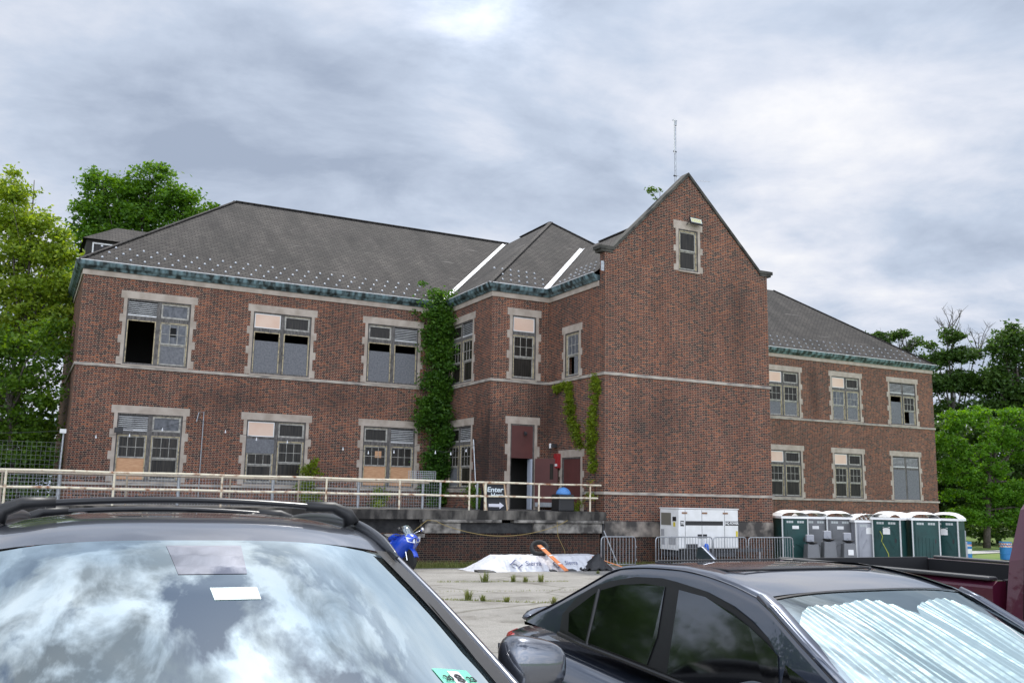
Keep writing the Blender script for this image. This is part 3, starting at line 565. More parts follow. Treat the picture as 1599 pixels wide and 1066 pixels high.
# ---- windows
def window(fr, a0, a1, z0, z1, trans, mains, wname='window', lint=.31, sill=True, doorlike=False, transom_h=.62, ov=.25, quoins=True):
    fw = MB(); D = -.13     # frame depth
    n = len(mains); cw = (a1-a0)/n
    st = MB()
    fr.box(st, a0-ov, a1+ov, z1, z1+lint, -.1, .018)
    for sgn, e in ((-1, a0), (1, a1)):
        def jb(w, za, zb_, d): fr.box(st, *(sorted((e, e+sgn*w))), za, zb_, -.1, d)
        if not quoins: jb(.13, z0, z1, .016); continue
        H_ = z1-z0; cuts = [(0, .11), (.32, .44), (.64, .76)] if sgn < 0 else [(0, .12), (.30, .42), (.62, .74)]
        if H_ < 2.3 and not doorlike: cuts = [(0, .15), (.45, .6)]
        z = 0
        for ca, cb_ in cuts:
            if ca > z: jb(.13, z0+z*H_, z0+ca*H_, .016)
            jb(.25, z0+ca*H_, z0+cb_*H_, .016); z = cb_
        jb(.13, z0+z*H_, z1, .016)
    # wooden frame
    t = .06
    fr.box(fw, a0, a0+t, z0, z1, D, -.02); fr.box(fw, a1-t, a1, z0, z1, D, -.02); fr.box(fw, a0+t, a1-t, z1-t, z1, D, -.02)
    if not doorlike: fr.box(fw, a0+t, a1-t, z0, z0+.09, D, -.02)
    zt_ = z1-t-transom_h if trans else z1-t
    for i in range(1, n): fr.box(fw, a0+i*cw-.085, a0+i*cw+.085, z0+.09, z1-t, D, -.03)
    if trans:
        for i in range(n):
            l = a0+i*cw+(t if i == 0 else .085); r_ = a0+(i+1)*cw-(t if i == n-1 else .085)
            fr.box(fw, l, r_, zt_-.17, zt_, D, -.035)
    w = fw.build(wname, M_WOOD, BLD)
    st.build('surround', M_STONE, w)
    zm = zt_-.17 if trans else zt_
    cr = MB()
    for i in range(n):
        l = a0+i*cw+(t if i == 0 else .085); r_ = a0+(i+1)*cw-(t if i == n-1 else .085)
        if trans:
            k = trans[i]
            if k == 'louvre':
                b = MB(); z = zt_+.02
                while z < z1-t-.03: 
                    b.hexa([fr.p(l, z, -.09), fr.p(r_, z, -.09), fr.p(r_, z+.012, -.09), fr.p(l, z+.012, -.09), fr.p(l, z-.04, -.03), fr.p(r_, z-.04, -.03), fr.p(r_, z-.018, -.03), fr.p(l, z-.018, -.03)][0:8]); z += .078
                b.build('louvre_vent', M_LOUV, w); b = MB(); fr.box(b, l, r_, zt_+.0, z1-t, -.128, -.122); b.build('vent_backing', M_PLB, w)
                b = MB(); fr.box(b, l, r_, zt_, zt_+.035, -.10, -.015); b.build('vent_sill', M_FLASH, w)
            elif k == 'pink':
                b = MB(); fr.box(b, l+.035, r_-.035, zt_+.035, z1-t-.04, -.09, -.045); b.build('board', M_PINK, w)
                b = MB(); fr.box(b, l, r_, z1-t-.04, z1-t, -.1, -.04); fr.box(b, l, r_, zt_, zt_+.035, -.1, -.04); fr.box(b, l, l+.035, zt_+.035, z1-t-.04, -.1, -.04); fr.box(b, r_-.035, r_, zt_+.035, z1-t-.04, -.1, -.04); b.build('board_trim', M_WHITE, w)
            else:
                b = MB(); fr.box(b, l+.07, r_-.07, zt_+.07, z1-t-.08, -.10, -.09); b.build('pane', M_GLASSG if k == 'grey' else M_GLASSD, w)
                tb = MB(); fr.box(tb, l, r_, z1-t-.08, z1-t-.022, -.1, -.05); fr.box(tb, l, r_, zt_, zt_+.07, -.1, -.05); fr.box(tb, l, l+.07, zt_+.07, z1-t-.08, -.1, -.05); fr.box(tb, r_-.07, r_, zt_+.07, z1-t-.08, -.1, -.05); tb.build('transom_sash', MATS['sash_wood'], w); fr.box(cr, l, r_, z1-t-.022, z1-t, -.1, -.04)
        k = mains[i]; za = z0+(.09 if not doorlike else 0)
        # cream blind-stop round each light
        if not doorlike and k != 'fullboard':
            fr.box(cr, l, l+.038, za, zm-.038, -.1, -.022); fr.box(cr, r_-.038, r_, za, zm-.038, -.1, -.022); fr.box(cr, l, r_, zm-.038, zm, -.1, -.022); l += .038; r_ -= .038; zm_ = zm-.038
        else: zm_ = zm
        H_ = zm_-za
        if k == 'halfboard':
            b = MB(); fr.box(b, l, r_, za, za+H_*.80, -.09, -.06); b.build('board', M_BOARDG, w)
        elif k == 'fullboard':
            b = MB(); fr.box(b, l, r_, za-.08, zm_, -.03, -.01); b.build('board', M_BOARDG, w)
        elif k == 'open': pass
        elif k.startswith('sash'):
            low = k.split('_')[1]; up = k.split('_')[2] if k.count('_') > 1 else 'dark'
            if 'half' in k: pass
            zmid = za+H_*.49; ztop = zm_
            if low == 'short':
                b = MB(); fr.box(b, l-.06, r_+.06, zm_-.50, zm_+.10, -.04, -.012); b.build('board', M_BOARDG, w); zmid = za+H_*.42; ztop = zm_-.50
            b = MB(); rr = .045
            def ring(x0_, x1_, z0_, z1_, d0, d1):
                fr.box(b, x0_, x1_, z0_, z0_+rr*1.3, d0, d1); fr.box(b, x0_, x1_, z1_-rr, z1_, d0, d1); fr.box(b, x0_, x0_+rr, z0_+rr*1.3, z1_-rr, d0, d1); fr.box(b, x1_-rr, x1_, z0_+rr*1.3, z1_-rr, d0, d1)
            ring(l, r_, zmid, ztop, -.085, -.05); wd_ = (r_-l-2*rr)/3
            for j in ((1, 2) if up != 'plain' else ()): fr.box(b, l+rr+wd_*j-.011, l+rr+wd_*j+.011, zmid+rr*1.3, ztop-rr, -.08, -.055)
            if low != 'short' and up != 'plain': fr.box(b, l+rr, r_-rr, (zmid+ztop)/2-.011, (zmid+ztop)/2+.011, -.079, -.056)
            ring(l, r_, za, zmid-.002, -.115, -.088); b.build('sash', MATS['sash_wood'], w)
            b = MB(); fr.box(b, l+rr, r_-rr, zmid+.02, ztop-rr, -.073, -.068); b.build('pane', M_GLASSG if up == 'grey' else M_GLASSD, w)
            b = MB()
            if low == 'ply': fr.box(b, l, r_, za, zmid, -.08, -.07); b.build('board', M_PLY, w)
            elif low == 'grey': fr.box(b, l+rr, r_-rr, za+rr, zmid, -.10, -.095); b.build('board', M_BOARDG, w)
            elif low == 'part': fr.box(b, l+(r_-l)*.52, r_-rr, za+rr, zmid, -.10, -.095); b.build('board', M_BOARDG, w)
            else: fr.box(b, l+rr, r_-rr, za+rr, zmid, -.103, -.098); b.build('pane', M_GLASSD, w)
    if cr.v: cr.build('casing', M_CREAM, w)
    if sill:
        b = MB(); fr.box(b, a0-.05, a1+.05, z0-.045, z0+.012, -.14, .07); b.build('sill', M_STONE, w)
    return w
mat('sash_wood', (.22, .21, .195), .8, b2=(.44, .42, .37), nscale=8)
f = FRONT(YL)
window(f, *OL[0], ZU0, ZU1, ['louvre', 'grey'], ['open', 'sash_grey_grey'])
window(f, *OL[1], ZU0, ZU1, ['pink', 'dark'], ['halfboard', 'halfboard'])
window(f, *OL[2], ZU0, ZU1, ['dark', 'louvre'], ['halfboard', 'halfboard'])
window(f, *OL[0], ZD0, ZD1, ['louvre', 'grey'], ['sash_ply', 'sash_dark'])
window(f, *OL[1], ZD0, ZD1, ['pink', 'dark'], ['sash_short', 'sash_dark'])
window(f, *OL[2], ZD0, ZD1, ['dark', 'louvre'], ['sash_ply', 'sash_ply'])
f = FRONT(YB)
window(f, 18.28, 19.43, ZU0, 9.51, ['pink'], ['sash_dark'])
f = FRONT(YL); wl = [o for o in bpy.data.objects if o.name.split('.')[0] == 'window']
b = MB(); f.box(b, 5.03, 5.29, 8.02, 8.40, -.068, -.060); b.build('missing_pane_black', M_BLACK, wl[1])  # black box over the glass stands in for the dark opening
b = MB(); f.box(b, 14.10, 14.40, 3.42, 3.72, -.068, -.060); b.build('patch_board', M_PLY, [o for o in wl][6])
f = SIDE(XB0)
window(f, -40.0, -37.58, ZU0, 9.55, ['dark', 'louvre'], ['sash_dark', 'sash_dark'])
window(f, -40.0, -37.5, ZD0, 4.85, ['dark', 'louvre'], ['sash_grey', 'sash_dark'])
f = SIDE(XG0)
window(f, -34.25, -33.12, ZU0, 8.64, None, ['sash_part_grey'])
f = FRONT(YG)
window(f, 23.73, 24.74, 11.25, 13.05, None, ['sash_dark_plain'], lint=.36)
f = FRONT(YR)
window(f, *OR[0], ZU0, ZU1, ['pink', 'dark'], ['sash_grey', 'sash_grey'])
window(f, *OR[1], ZU0, ZU1, ['pink', 'dark'], ['sash_grey_grey', 'sash_grey_grey'])
window(f, *OR[2], ZU0, ZU1, ['louvre', 'louvre'], ['halfboard', 'sash_part'])
window(f, *OR[0], ZD0, ZD1, ['pink', 'dark'], ['sash_dark', 'sash_dark'])
window(f, *OR[1], ZD0, ZD1, ['pink', 'dark'], ['sash_dark', 'sash_dark'])
window(f, *OR[2], ZD0, ZD1, ['louvre', 'louvre'], ['fullboard', 'fullboard'])
# ---- doors
f = FRONT(YB)
dw = window(f, 18.28, 19.43, 1.30, 4.85, None, ['open'], wname='entrance_doorway', doorlike=True, sill=False)
b = MB(); f.box(b, 18.34, 19.37, 3.42, 4.79, -.10, -.03); b.build('transom_panel', M_RED, dw)
b = MB(); b.bar((18.95, YB-.02, 4.50), (18.95, YB-.16, 4.42), .09, .12); b.build('lamp', M_STEEL, dw, bevel=.01)
# door leaf swung out flat against the return wall
lf = MB(); lf.hexa([(19.40, 35.50, 1.42), (20.00, 34.62, 1.42), (20.04, 34.65, 1.42), (19.44, 35.53, 1.42), (19.40, 35.50, 3.42), (20.00, 34.62, 3.42), (20.04, 34.65, 3.42), (19.44, 35.53, 3.42)])
lfo = lf.build('door_leaf', M_RED, BLD)
k = Vector((.6, -.88, 0)).normalized(); nn = Vector((-.88, -.6, 0)).normalized()
o_ = Vector((19.40, 35.50, 0))
def leafbox(b, t0, t1, z0, z1, d0, d1):
    q = [o_+k*t+nn*d for t, d in ((t0, d1), (t1, d1), (t1, d0), (t0, d0))]; b.hexa([(p.x, p.y, z0) for p in q]+[(p.x, p.y, z1) for p in q])
b = MB(); leafbox(b, .70, .86, 2.55, 3.20, 0, .006); b.build('vision_panel', M_GLASSD, lfo)
b = MB(); leafbox(b, .02, 1.02, 1.42, 1.60, 0, .008); b.build('kick_plate', M_GALV, lfo)
b = MB(); b.box(19.27, 19.34, YB-.02, YB+.30, 1.30, 3.4); b.build('inner_door_edge', mat('pale_blue_paint', (.42, .46, .53), .6), dw)
f = SIDE(XG0)
dw2 = window(f, -34.42, -32.93, 1.30, 3.45, None, ['open'], wname='side_doorway', doorlike=True, sill=False, ov=.28)
b = MB(); f.box(b, -34.36, -32.99, 1.30, 3.39, -.09, -.05); b.build('door_leaf', M_RED, dw2)
# ramp pipe and small fittings on the building
b = MB(); b.tube([(20.0, YG-.04, BASE), (20.02, YG-.04, .9)], .03, 6); b.build('downpipe', M_STEEL, BLD)
print('building done')

# ---------------------------------------------------------------- raised terrace in front of the entrance
TE = thing('terrace', (8, 35, BASE), 'blackened concrete terrace on a brick retaining wall in front of the entrance doors', 'terrace')
b = MB(); b.box(-8, XB0-.01, 31.0, YL-.01, .98, 1.30); b.box(XB0-.01, XG0-.02, 31.0, YB-.01, .98, 1.30); b.build('deck', M_CONC, TE)
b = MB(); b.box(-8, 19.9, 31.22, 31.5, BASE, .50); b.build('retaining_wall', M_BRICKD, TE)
M_TAR = mat('near_black_panel', (.008, .008, .009), .7, b2=(.03, .03, .03), nscale=5)  # near-black colour for the recess and panel below the deck
M_PIER = mat('pier_concrete', (.06, .055, .05), .95, b2=(.30, .28, .25), nscale=2.6, nlo=.40, nhi=.62, bump=.5, detail=12)
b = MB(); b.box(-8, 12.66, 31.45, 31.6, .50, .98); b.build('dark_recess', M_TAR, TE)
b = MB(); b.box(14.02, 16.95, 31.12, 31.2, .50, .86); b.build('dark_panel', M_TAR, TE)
for a_, c_ in ((12.66, 14.02), (16.95, 19.9)):
    b = MB(); b.box(a_, c_, 31.03, 31.5, .50, .86); b.build('concrete_pier', M_PIER, TE, bevel=.02)
b = MB(); b.box(12.55, 15.6, 30.95, 31.3, .87, .975); b.build('ledge', M_PIER, TE, bevel=.02)
b = MB(); b.box(16.1, 19.95, 30.95, 31.3, .87, .975); b.build('ledge', M_PIER, TE, bevel=.02)
b = MB(); b.box(10.3, 10.5, 31.1, 31.4, .2, .5); b.box(11.2, 12.66, 31.0, 31.22, .36, .48); b.build('broken_sill', M_PIER, TE)
# yellow cable looped along the terrace face
b = MB(); pth = [(12.2, 30.98, .55), (12.7, 30.93, .95)]
for i in range(21):
    t = i/20; pth.append((13.0+t*5.2, 30.9, .93-.52*math.sin(t*math.pi)**.8))
pth += [(18.3, 30.9, .98)]
b.tube(pth, .011, 5); b.tube([(17.85, 30.9, .93), (17.9, 30.92, .4), (18.2, 30.95, -.1), (18.3, 30.9, -.6)], .011, 5)
tag(b.build('rope', mat('yellow_cord', (.30, .22, .08), .8)), 'thin yellow cord drooping along the front of the terrace', 'rope')

# pipe railing with flaking paint
RL = thing('pipe_railing', (9, 31.1, 1.3), 'flaking cream two-rail pipe railing rusting along the terrace edge', 'railing')
posts = [-8.0, -5.4, -2.9, -.29, 2.6, 5.76, 9.14, 11.72, 14.36, 14.99, 17.19, 19.41]
for x in posts:
    b = MB(); b.tube([(x, 31.12, 1.26), (x, 31.12, 2.28)], .034 if x != 14.99 else .05, 8); b.build('post', M_RUST, RL, smooth=False)
for z, x1_ in ((2.29, 19.9), (1.80, 19.75)):
    b = MB(); b.tube([(x, 31.12, z+(.008*math.sin(x*1.7))) for x in [-8]+[q/2 for q in range(-15, 39)]+[x1_]], .034, 8); b.build('rail', M_RUST, RL)
# older set-back handrail along the ramp
R2 = thing('ramp_handrail', (2, 32.6, 1.3), 'second rusty brown pipe handrail set back behind the cream railing at left', 'railing')
for x in (-.4, 3.1, 6.3, 8.6):
    b = MB(); b.tube([(x, 32.6, 1.26), (x, 32.6, 2.24)], .03, 8); b.build('post', mat('brown_rail', (.26, .22, .18), .7, b2=(.36, .30, .22), nscale=5), R2)
for z in (2.24,):
    b = MB(); b.tube([(-8, 32.6, z), (13.4, 32.6, z)], .03, 8); b.build('rail', MATS['brown_rail'], R2)
# wire mesh fence on galvanised posts behind the railing
def mesh_panel(p0, p1, z0, z1, sx, sz, r=.004, top=None):
    b = MB(); p0 = Vector(p0); p1 = Vector(p1); L_ = (p1-p0).length; n = max(1, int(L_/sx))
    for i in range(n+1):
        q = p0.lerp(p1, i/n); b.bar((q.x, q.y, z0), (q.x, q.y, z1), r*2, r*2, up=(0, 1, 0))
    m = max(1, int((z1-z0)/sz))
    for j in range(m+1):
        z = z0+(z1-z0)*j/m; b.bar((p0.x, p0.y, z), (p1.x, p1.y, z), r*2, r*2)
    return b
WF = thing('wire_fence', (8, 33.5, 1.3), 'low grey welded wire fence on galvanised posts along the foot of the facade', 'fence')
fx = [-2.5, 1.2, 4.8, 7.93, 11.03, 13.54, 14.25, 15.79]
for x in fx:
    b = MB(); b.tube([(x, 33.5, 1.28), (x, 33.5, 2.36)], .045, 8); b.build('post', M_GALV, WF)
for a_, c_ in zip(fx[:-2], fx[1:-1]): mesh_panel((a_+.05, 33.5, 0), (c_-.05, 33.5, 0), 1.32, 2.3, .10, .10, .0035).build('mesh', M_GALV, WF)
BM = mesh_panel((12.6, 32.6, 0), (13.62, 32.5, 0), 2.3, 2.66, .07, .07, .006)
tag(BM.build('mesh_scrap', M_GALV), 'bent scrap of pale wire mesh sticking up beside the ivy', 'wire mesh')
bpy.data.objects['mesh_scrap'].rotation_euler = (0, 0, 0)
# taller garden fence to the left of the building
GF = thing('garden_fence', (-3, 40, .8), 'tall thin black wire fence in front of the trees left of the building', 'fence')
mesh_panel((-14, 40.0, 0), (1.35, 40.0, 0), 1.0, 3.5, .16, .16, .0045).build('mesh', mat('fence_wire', (.13, .14, .13), .6), GF)
b = MB(); b.tube([(1.38, 40.0, .9), (1.42, 40.0, 4.0)], .035, 8); b.build('post', M_GALV, GF)
for x in (-3, -7.5):
    b = MB(); b.tube([(x, 40.0, .9), (x, 40.0, 3.6)], .03, 8); b.build('post', M_STEEL, GF)
# bank of soil and planting strip left of the building, under the fence
b = MB(); b.box(-30, XL0-.02, 33, 60, BASE-.5, .9); tag(b.build('bank', M_LAWN), kind='structure')
# fittings on the wall
def flood(name, c, w, hgt, label, tilt=0, dirn=(0, -1), led=True):
    t = thing(name, c, label, 'floodlight'); x, y, z = c
    b = MB(); b.box(x-w/2, x+w/2, y-.10, y-.03, z, z+hgt); b.build('housing', M_PLB, t, bevel=.01)
    b = MB(); b.box(x-w/2+.03, x+w/2-.03, y-.106, y-.1, z+.06, z+hgt-.03); b.build('lens', mat('led_lens', (.62, .63, .55), .3), t)
    if led:
        for j in range(2):
            for i in range(5):
                b = MB(); b.box(x-w/2+.07+i*(w-.14)/5, x-w/2+.07+(i+.62)*(w-.14)/5, y-.112, y-.106, z+.09+j*(hgt-.14)/2, z+.09+(j+.7)*(hgt-.14)/2); b.build('led', mat('led_chip', (.62, .58, .20), .4), t)
    b = MB(); b.tube([(x-w/2-.02, y-.06, z+hgt/2), (x-w/2-.02, y-.02, z+hgt/2), (x-w/2+.0, y+.18, z+.05)], .015, 6); b.build('bracket', M_STEEL, t)
    return t
FLT = flood('floodlight', (24.50, 31.0, 13.26), .66, .30, 'black LED floodlight fixed above the small window of the pointed gable')
FLT.rotation_euler = (R(-18), 0, R(4))
t = thing('floodlight', (3.38, 40.45, 4.05), 'small black floodlight on the corner of the lower left window', 'floodlight')
b = MB(); b.box(3.22, 3.54, 40.33, 40.42, 4.0, 4.2); b.build('housing', M_PLB, t, bevel=.01)
b = MB(); b.tube([(3.54, 40.4, 4.16), (3.9, 40.45, 4.14)], .02, 6); b.build('bracket', M_STEEL, t)
t = thing('wall_lamp', (19.95, 34.9, 3.95), 'small white wall lamp above and left of the side door', 'wall lamp')
b = MB(); b.lathe([(.05, -.1), (.06, .08), (.03, .1)], (19.86, 35.02, 3.96), 10); b.build('lens', M_WHITE, t)
b = MB(); b.box(19.84, 20.05, 34.80, 34.92, 3.88, 4.04); b.build('back_box', M_STEEL, t, bevel=.01)
t = thing('alarm_box', (20.02, 34.75, 3.3), 'red fire alarm box on the wall above the open door leaf', 'alarm box')
b = MB(); b.box(19.93, 20.07, 34.50, 34.86, 3.02, 3.62); b.build('housing', mat('alarm_red', (.30, .015, .018), .5), t, bevel=.01)
b = MB(); b.box(19.92, 19.93, 34.55, 34.80, 3.1, 3.2); b.build('label_plate', M_WHITE, t)
# antenna mast behind the gable
AN = thing('antenna_mast', (25.13, 33.2, 14.0), 'thin steel antenna mast rising behind the gable peak', 'antenna')
b = MB(); b.tube([(25.13, 33.2, 13.8), (25.14, 33.2, 17.4), (25.16, 33.2, 18.55)], [.045, .04, .034], 6); b.build('pole', M_GALV, AN)
b = MB(); b.tube([(25.05, 33.15, 17.25), (25.05, 33.15, 18.9)], .018, 6); b.build('rod', M_WHITE, AN)
b = MB(); b.lathe([(.05, 0), (.055, .22), (.02, .24)], (25.17, 33.2, 18.6), 8); b.bar((24.98, 33.2, 18.83), (25.25, 33.2, 18.86), .025); b.build('sensor', M_GALV, AN)
for z in (16.2, 17.35):
    b = MB(); b.bar((25.02, 33.17, z), (25.2, 33.2, z), .05); b.build('clamp', M_STEEL, AN)
b = MB(); b.tube([(25.13, 33.2, 16.25), (25.6, 32.6, 15.9), (26.1, 32.0, 15.75)], .006, 4); b.build('guy_wire', M_STEEL, AN)
# bent conduit on the facade
t = MB(); t.tube([(6.33, 40.58, 4.6), (6.4, 40.58, 4.98), (6.6, 40.58, 5.02), (6.6, 40.58, 4.7), (6.6, 40.58, 1.3)], .022, 6)
tag(t.build('conduit', M_GALV), 'thin grey conduit pipe hooked over at its top between the two lower left windows', 'pipe')
t = MB(); t.tube([(17.22, 37.05, 4.2), (17.22, 37.0, 4.0), (17.15, 36.4, 1.3)], .028, 6)
tag(t.build('drain_pipe', M_GALV), 'thin pale drain pipe leaning beside the ivy-side lower window', 'pipe')
# festoon cable with bulbs
SL = thing('string_lights', (7, 39, 3.9), 'dark cable of small unlit bulbs strung low across the left facade', 'string lights')
anch = [(-9, 39.0, 4.2), (1.35, 40.0, 3.95), (6.2, 40.3, 4.75), (11.0, 39.0, 4.05), (14.6, 36.6, 3.85), (17.2, 36.2, 4.1)]
b = MB(); bulbs = []
for a_, c_ in zip(anch, anch[1:]):
    P = []
    for i in range(9):
        u = i/8; p = Vector(a_).lerp(Vector(c_), u); p.z -= .38*4*u*(1-u); P.append(p)
        if i in (2, 4, 6): bulbs.append(p.copy())
    b.tube(P, .008, 4, cap=False)
b.build('cable', M_STEEL, SL)
b = MB(); b.lathe([(.01, 0), (.014, -.05), (.033, -.09), (.03, -.13), (.01, -.145)], (0, 0, 0), 8)
bu = b.build('bulb', M_LAMP, SL, local=True)
for i, p in enumerate(bulbs):
    o = bu if i == 0 else bu.copy()
    if i: COL.objects.link(o)
    o.parent = SL; o.location = p-SL.location
b = MB(); b.box(1.28, 1.50, 39.9, 40.05, 3.86, 4.02); b.build('junction_box', M_WHITE, SL)

# sandwich board: Enter Here ->
SG = thing('sandwich_board', (15.38, 30.98+.25, 1.30), 'black chalk sandwich board reading Enter Here with a white arrow', 'sign', rz=0)
M_SLATE = mat('chalkboard', (.018, .020, .026), .75); M_CHALK = mat('chalk', (.62, .70, .74), .9); M_ARROW = mat('arrow_white', (.62, .62, .68), .9)
ang = R(8)
def sgp(x, z, d): # local: tilted plane
    return (x*1+.05*(1-z/.98), -.02+d+z*math.tan(ang)*.6, z)
b = MB(); b.hexa([sgp(-.34, .02, 0), sgp(.36, .02, 0), sgp(.36, .02, .02), sgp(-.34, .02, .02), sgp(-.38, .94, 0), sgp(.32, .94, 0), sgp(.32, .94, .02), sgp(-.38, .94, .02)]); b.build('board', M_SLATE, SG, local=True)
b = MB()
for sx in (-.37, .37):
    b.bar(sgp(sx, 0, .0), sgp(sx-.05, .97, .0), .045, .045)
b.bar(sgp(-.4, .96, 0), sgp(.34, .96, 0), .035, .035); b.build('frame', M_TAN, SG, local=True)
b = MB(); b.hexa([(-.36, .45, 0), (.36, .45, 0), (.36, .47, 0), (-.36, .47, 0), (-.4, .15, .94), (.34, .15, .94), (.34, .17, .94), (-.4, .17, .94)]); b.build('rear_leaf', M_SLATE, SG, local=True)
rt = (R(90)-ang*.6, 0, R(0))
text('lettering', 'Enter', .25, M_CHALK, SG, (-.02, -.02+.5*0+.70*math.tan(ang)*.6-.012, .74), rt, .002, .006, 1.05, .15)
SG.scale = (1.12, 1, 1); SG.location.x += .08
text('lettering', 'Here', .20, M_CHALK, SG, (.06, -.02+.54*math.tan(ang)*.6-.012, .545), rt, .002, .004, 1.1)
b = MB(); yy = -.035+.2*math.tan(ang)*.6
b.prism([(-.25, yy, .13), (.14, yy, .13), (.14, yy, .06), (.30, yy, .18), (.14, yy, .30), (.14, yy, .24), (-.25, yy, .24)], (0, .006, 0)); b.build('arrow', M_ARROW, SG, local=True)
# waste bin with a blue dome
t = thing('waste_bin', (18.56, 31.75, 1.3), 'black waste bin heaped with a round blue lid behind the railing by the side door', 'waste bin')
b = MB(); b.box(18.24, 18.92, 31.45, 32.05, 1.30, 1.93); b.build('body', M_PLB, t, bevel=.04)
b = MB(); b.lathe([(.29-.0*i, 0) if i == 0 else (.29*math.cos(i*math.pi/16), .28*math.sin(i*math.pi/16)) for i in range(8)]+[(.01, .28)], (18.6, 31.75, 1.92), 20); b.build('lid', mat('blue_lid', (.08, .24, .55), .4), t, smooth=True)

# ---------------------------------------------------------------- climbing plants
def plant(name, loc, label, cat, m, blobs, n, size, seed, clump=.25, group=None, squash=.9, stems=None, shell=.2, per=30):
    t = thing(name, loc, label, cat, group)
    leaves('foliage', m, t, blobs, n, size, seed, clump, squash, shell, per)
    if stems:
        b = MB()
        for s_ in stems: b.tube(s_[0], s_[1], 5)
        b.build('stem', M_BARK, t, smooth=True)
    return t
rg = random.Random(8); iv = []
z = 1.5
while z < 10.3:
    w = .62+.30*math.sin(z*1.7)*math.sin(z*.6+1)+rg.uniform(-.12, .12); cx = 16.75+(.12*math.sin(z*2.1))
    if 4.2 < z < 5.6: w += .25
    if z < 4: w *= .72; cx += .08
    for _ in range(4):
        u = rg.uniform(-1, 1); iv.append((cx+u*w, YL-.32-.42*rg.random(), z+rg.uniform(-.2, .2), rg.uniform(.34, .5)))
    iv.append((XB0-.25, YL-.5-rg.random()*.9*(1 if z > 3 else .5), z, .36)); z += .28
for x, y, z_, r_ in [(16.1, 40.1, 10.5, .5), (16.7, 40.0, 10.9, .55), (17.2, 40.1, 10.8, .45), (15.9, 40.2, 10.0, .5), (16.5, 40.4, 11.1, .35), (17.3, 39.7, 10.4, .45), (16.1, 40.3, 11.35, .16), (15.85, 40.3, 11.5, .12), (17.5, 40.3, 11.1, .3), (16.6, 40.2, 11.2, .3)]: iv.append((x, y, z_, r_))
plant('ivy', (16.9, YL-.2, 1.3), 'thick dark green ivy climbing the inner corner up to the gutter', 'ivy', L_IVY, iv, 26000, .135, 4, .3, stems=[([(16.8, YL-.15, 1.3), (16.9, YL-.2, 4), (16.6, YL-.2, 7), (16.8, YL-.3, 10.5)], .05), ([(17.0, YL-.2, 1.3), (16.6, YL-.2, 4), (16.9, YL-.2, 8)], .04)])
vn = []
def run(pts, step=.12, r=.16, jit=.07):
    for (y0_, z0_), (y1_, z1_) in zip(pts, pts[1:]):
        n = max(1, int(math.hypot(y1_-y0_, z1_-z0_)/step))
        for i in range(n):
            t = i/n; vn.append((XG0-.06-.05*rg.random(), y0_+(y1_-y0_)*t+rg.uniform(-jit, jit), z0_+(z1_-z0_)*t+rg.uniform(-jit, jit), r*rg.uniform(.7, 1.2)))
run([(34.9, 6.35), (34.3, 6.45), (33.8, 6.3), (33.75, 5.9), (33.7, 5.3), (33.45, 4.7), (33.1, 4.2), (32.75, 3.75)], r=.19); run([(33.75, 6.35), (33.55, 5.8), (33.5, 5.2)], r=.17); run([(33.2, 4.9), (33.0, 4.3), (32.7, 3.9)], r=.12); run([(34.9, 6.35), (34.75, 6.1)]); run([(33.6, 5.0), (33.2, 5.2)], r=.12)
run([(31.75, 6.6), (31.6, 6.2), (31.75, 5.5), (31.9, 4.8), (31.8, 4.2), (31.9, 3.6), (31.85, 3.0), (31.8, 2.7)], r=.21); run([(31.95, 5.3), (32.1, 4.6), (32.2, 4.1), (32.05, 3.5)], r=.16); run([(32.6, 4.3), (32.35, 4.2)], r=.1)
plant('creeper', (XG0-.05, 32.8, 2.0), 'thin yellow-green creeper in two strands on the wall above the side door', 'creeper', L_VINE, vn, 15000, .075, 6, .12, per=20, stems=[([(XG0-.03, 31.8, 1.3), (XG0-.03, 31.8, 4), (XG0-.03, 31.7, 6.5)], .015)])
plant('wall_shrub', (10.9, 39.6, 1.3), 'spindly yellow-green sapling rising beside the lower middle window', 'shrub', L_VINE, [(10.9, 39.6, 2.7, .45), (10.8, 39.6, 2.1, .4), (11.0, 39.5, 1.6, .5), (11.0, 39.6, 3.1, .25)], 2200, .1, 7, .2, stems=[([(10.9, 39.6, 1.3), (10.9, 39.6, 3.1)], .02)])
plant('wall_shrub', (14.0, 39.6, 1.3), 'small leafy weed bush below the third lower window', 'shrub', L_VINE, [(14.0, 39.6, 1.8, .4), (13.9, 39.6, 1.45, .35)], 900, .1, 8, .2)
plant('wall_shrub', (12.3, 35.0, 1.3), 'tiny weed tuft growing on the terrace deck', 'shrub', L_VINE, [(12.3, 35, 1.42, .16)], 260, .06, 9, .1)
plant('wall_shrub', (16.2, 33.6, 1.3), 'low green shrub behind the railing just left of the sandwich board', 'shrub', L_MID, [(16.1, 34.2, 1.55, .35), (16.6, 34.6, 1.5, .3), (16.0, 34.4, 2.1, .3)], 1600, .08, 10, .2)
plant('wall_shrub', (19.6, 31.6, 1.3), 'straggly weed by the wall between the waste bin and the gable corner', 'shrub', L_VINE, [(19.7, 31.5, 1.9, .2), (19.75, 31.5, 2.4, .16), (19.3, 31.9, 1.5, .3)], 700, .06, 11, .15)
plant('roof_sapling', (23.4, 31.8, 13.6), 'small leafy sapling sprouting behind the gable coping', 'sapling', L_MID, [(22.75, 31.8, 14.75, .17), (23.05, 31.8, 14.8, .13), (23.25, 31.8, 14.85, .12), (22.9, 31.8, 14.6, .1), (23.1, 31.8, 14.4, .08)], 260, .09, 12, .1, per=12, stems=[([(23.5, 31.8, 13.6), (23.2, 31.8, 14.3), (22.75, 31.8, 14.75)], .014), ([(23.25, 31.8, 14.2), (23.25, 31.8, 14.85)], .01)])

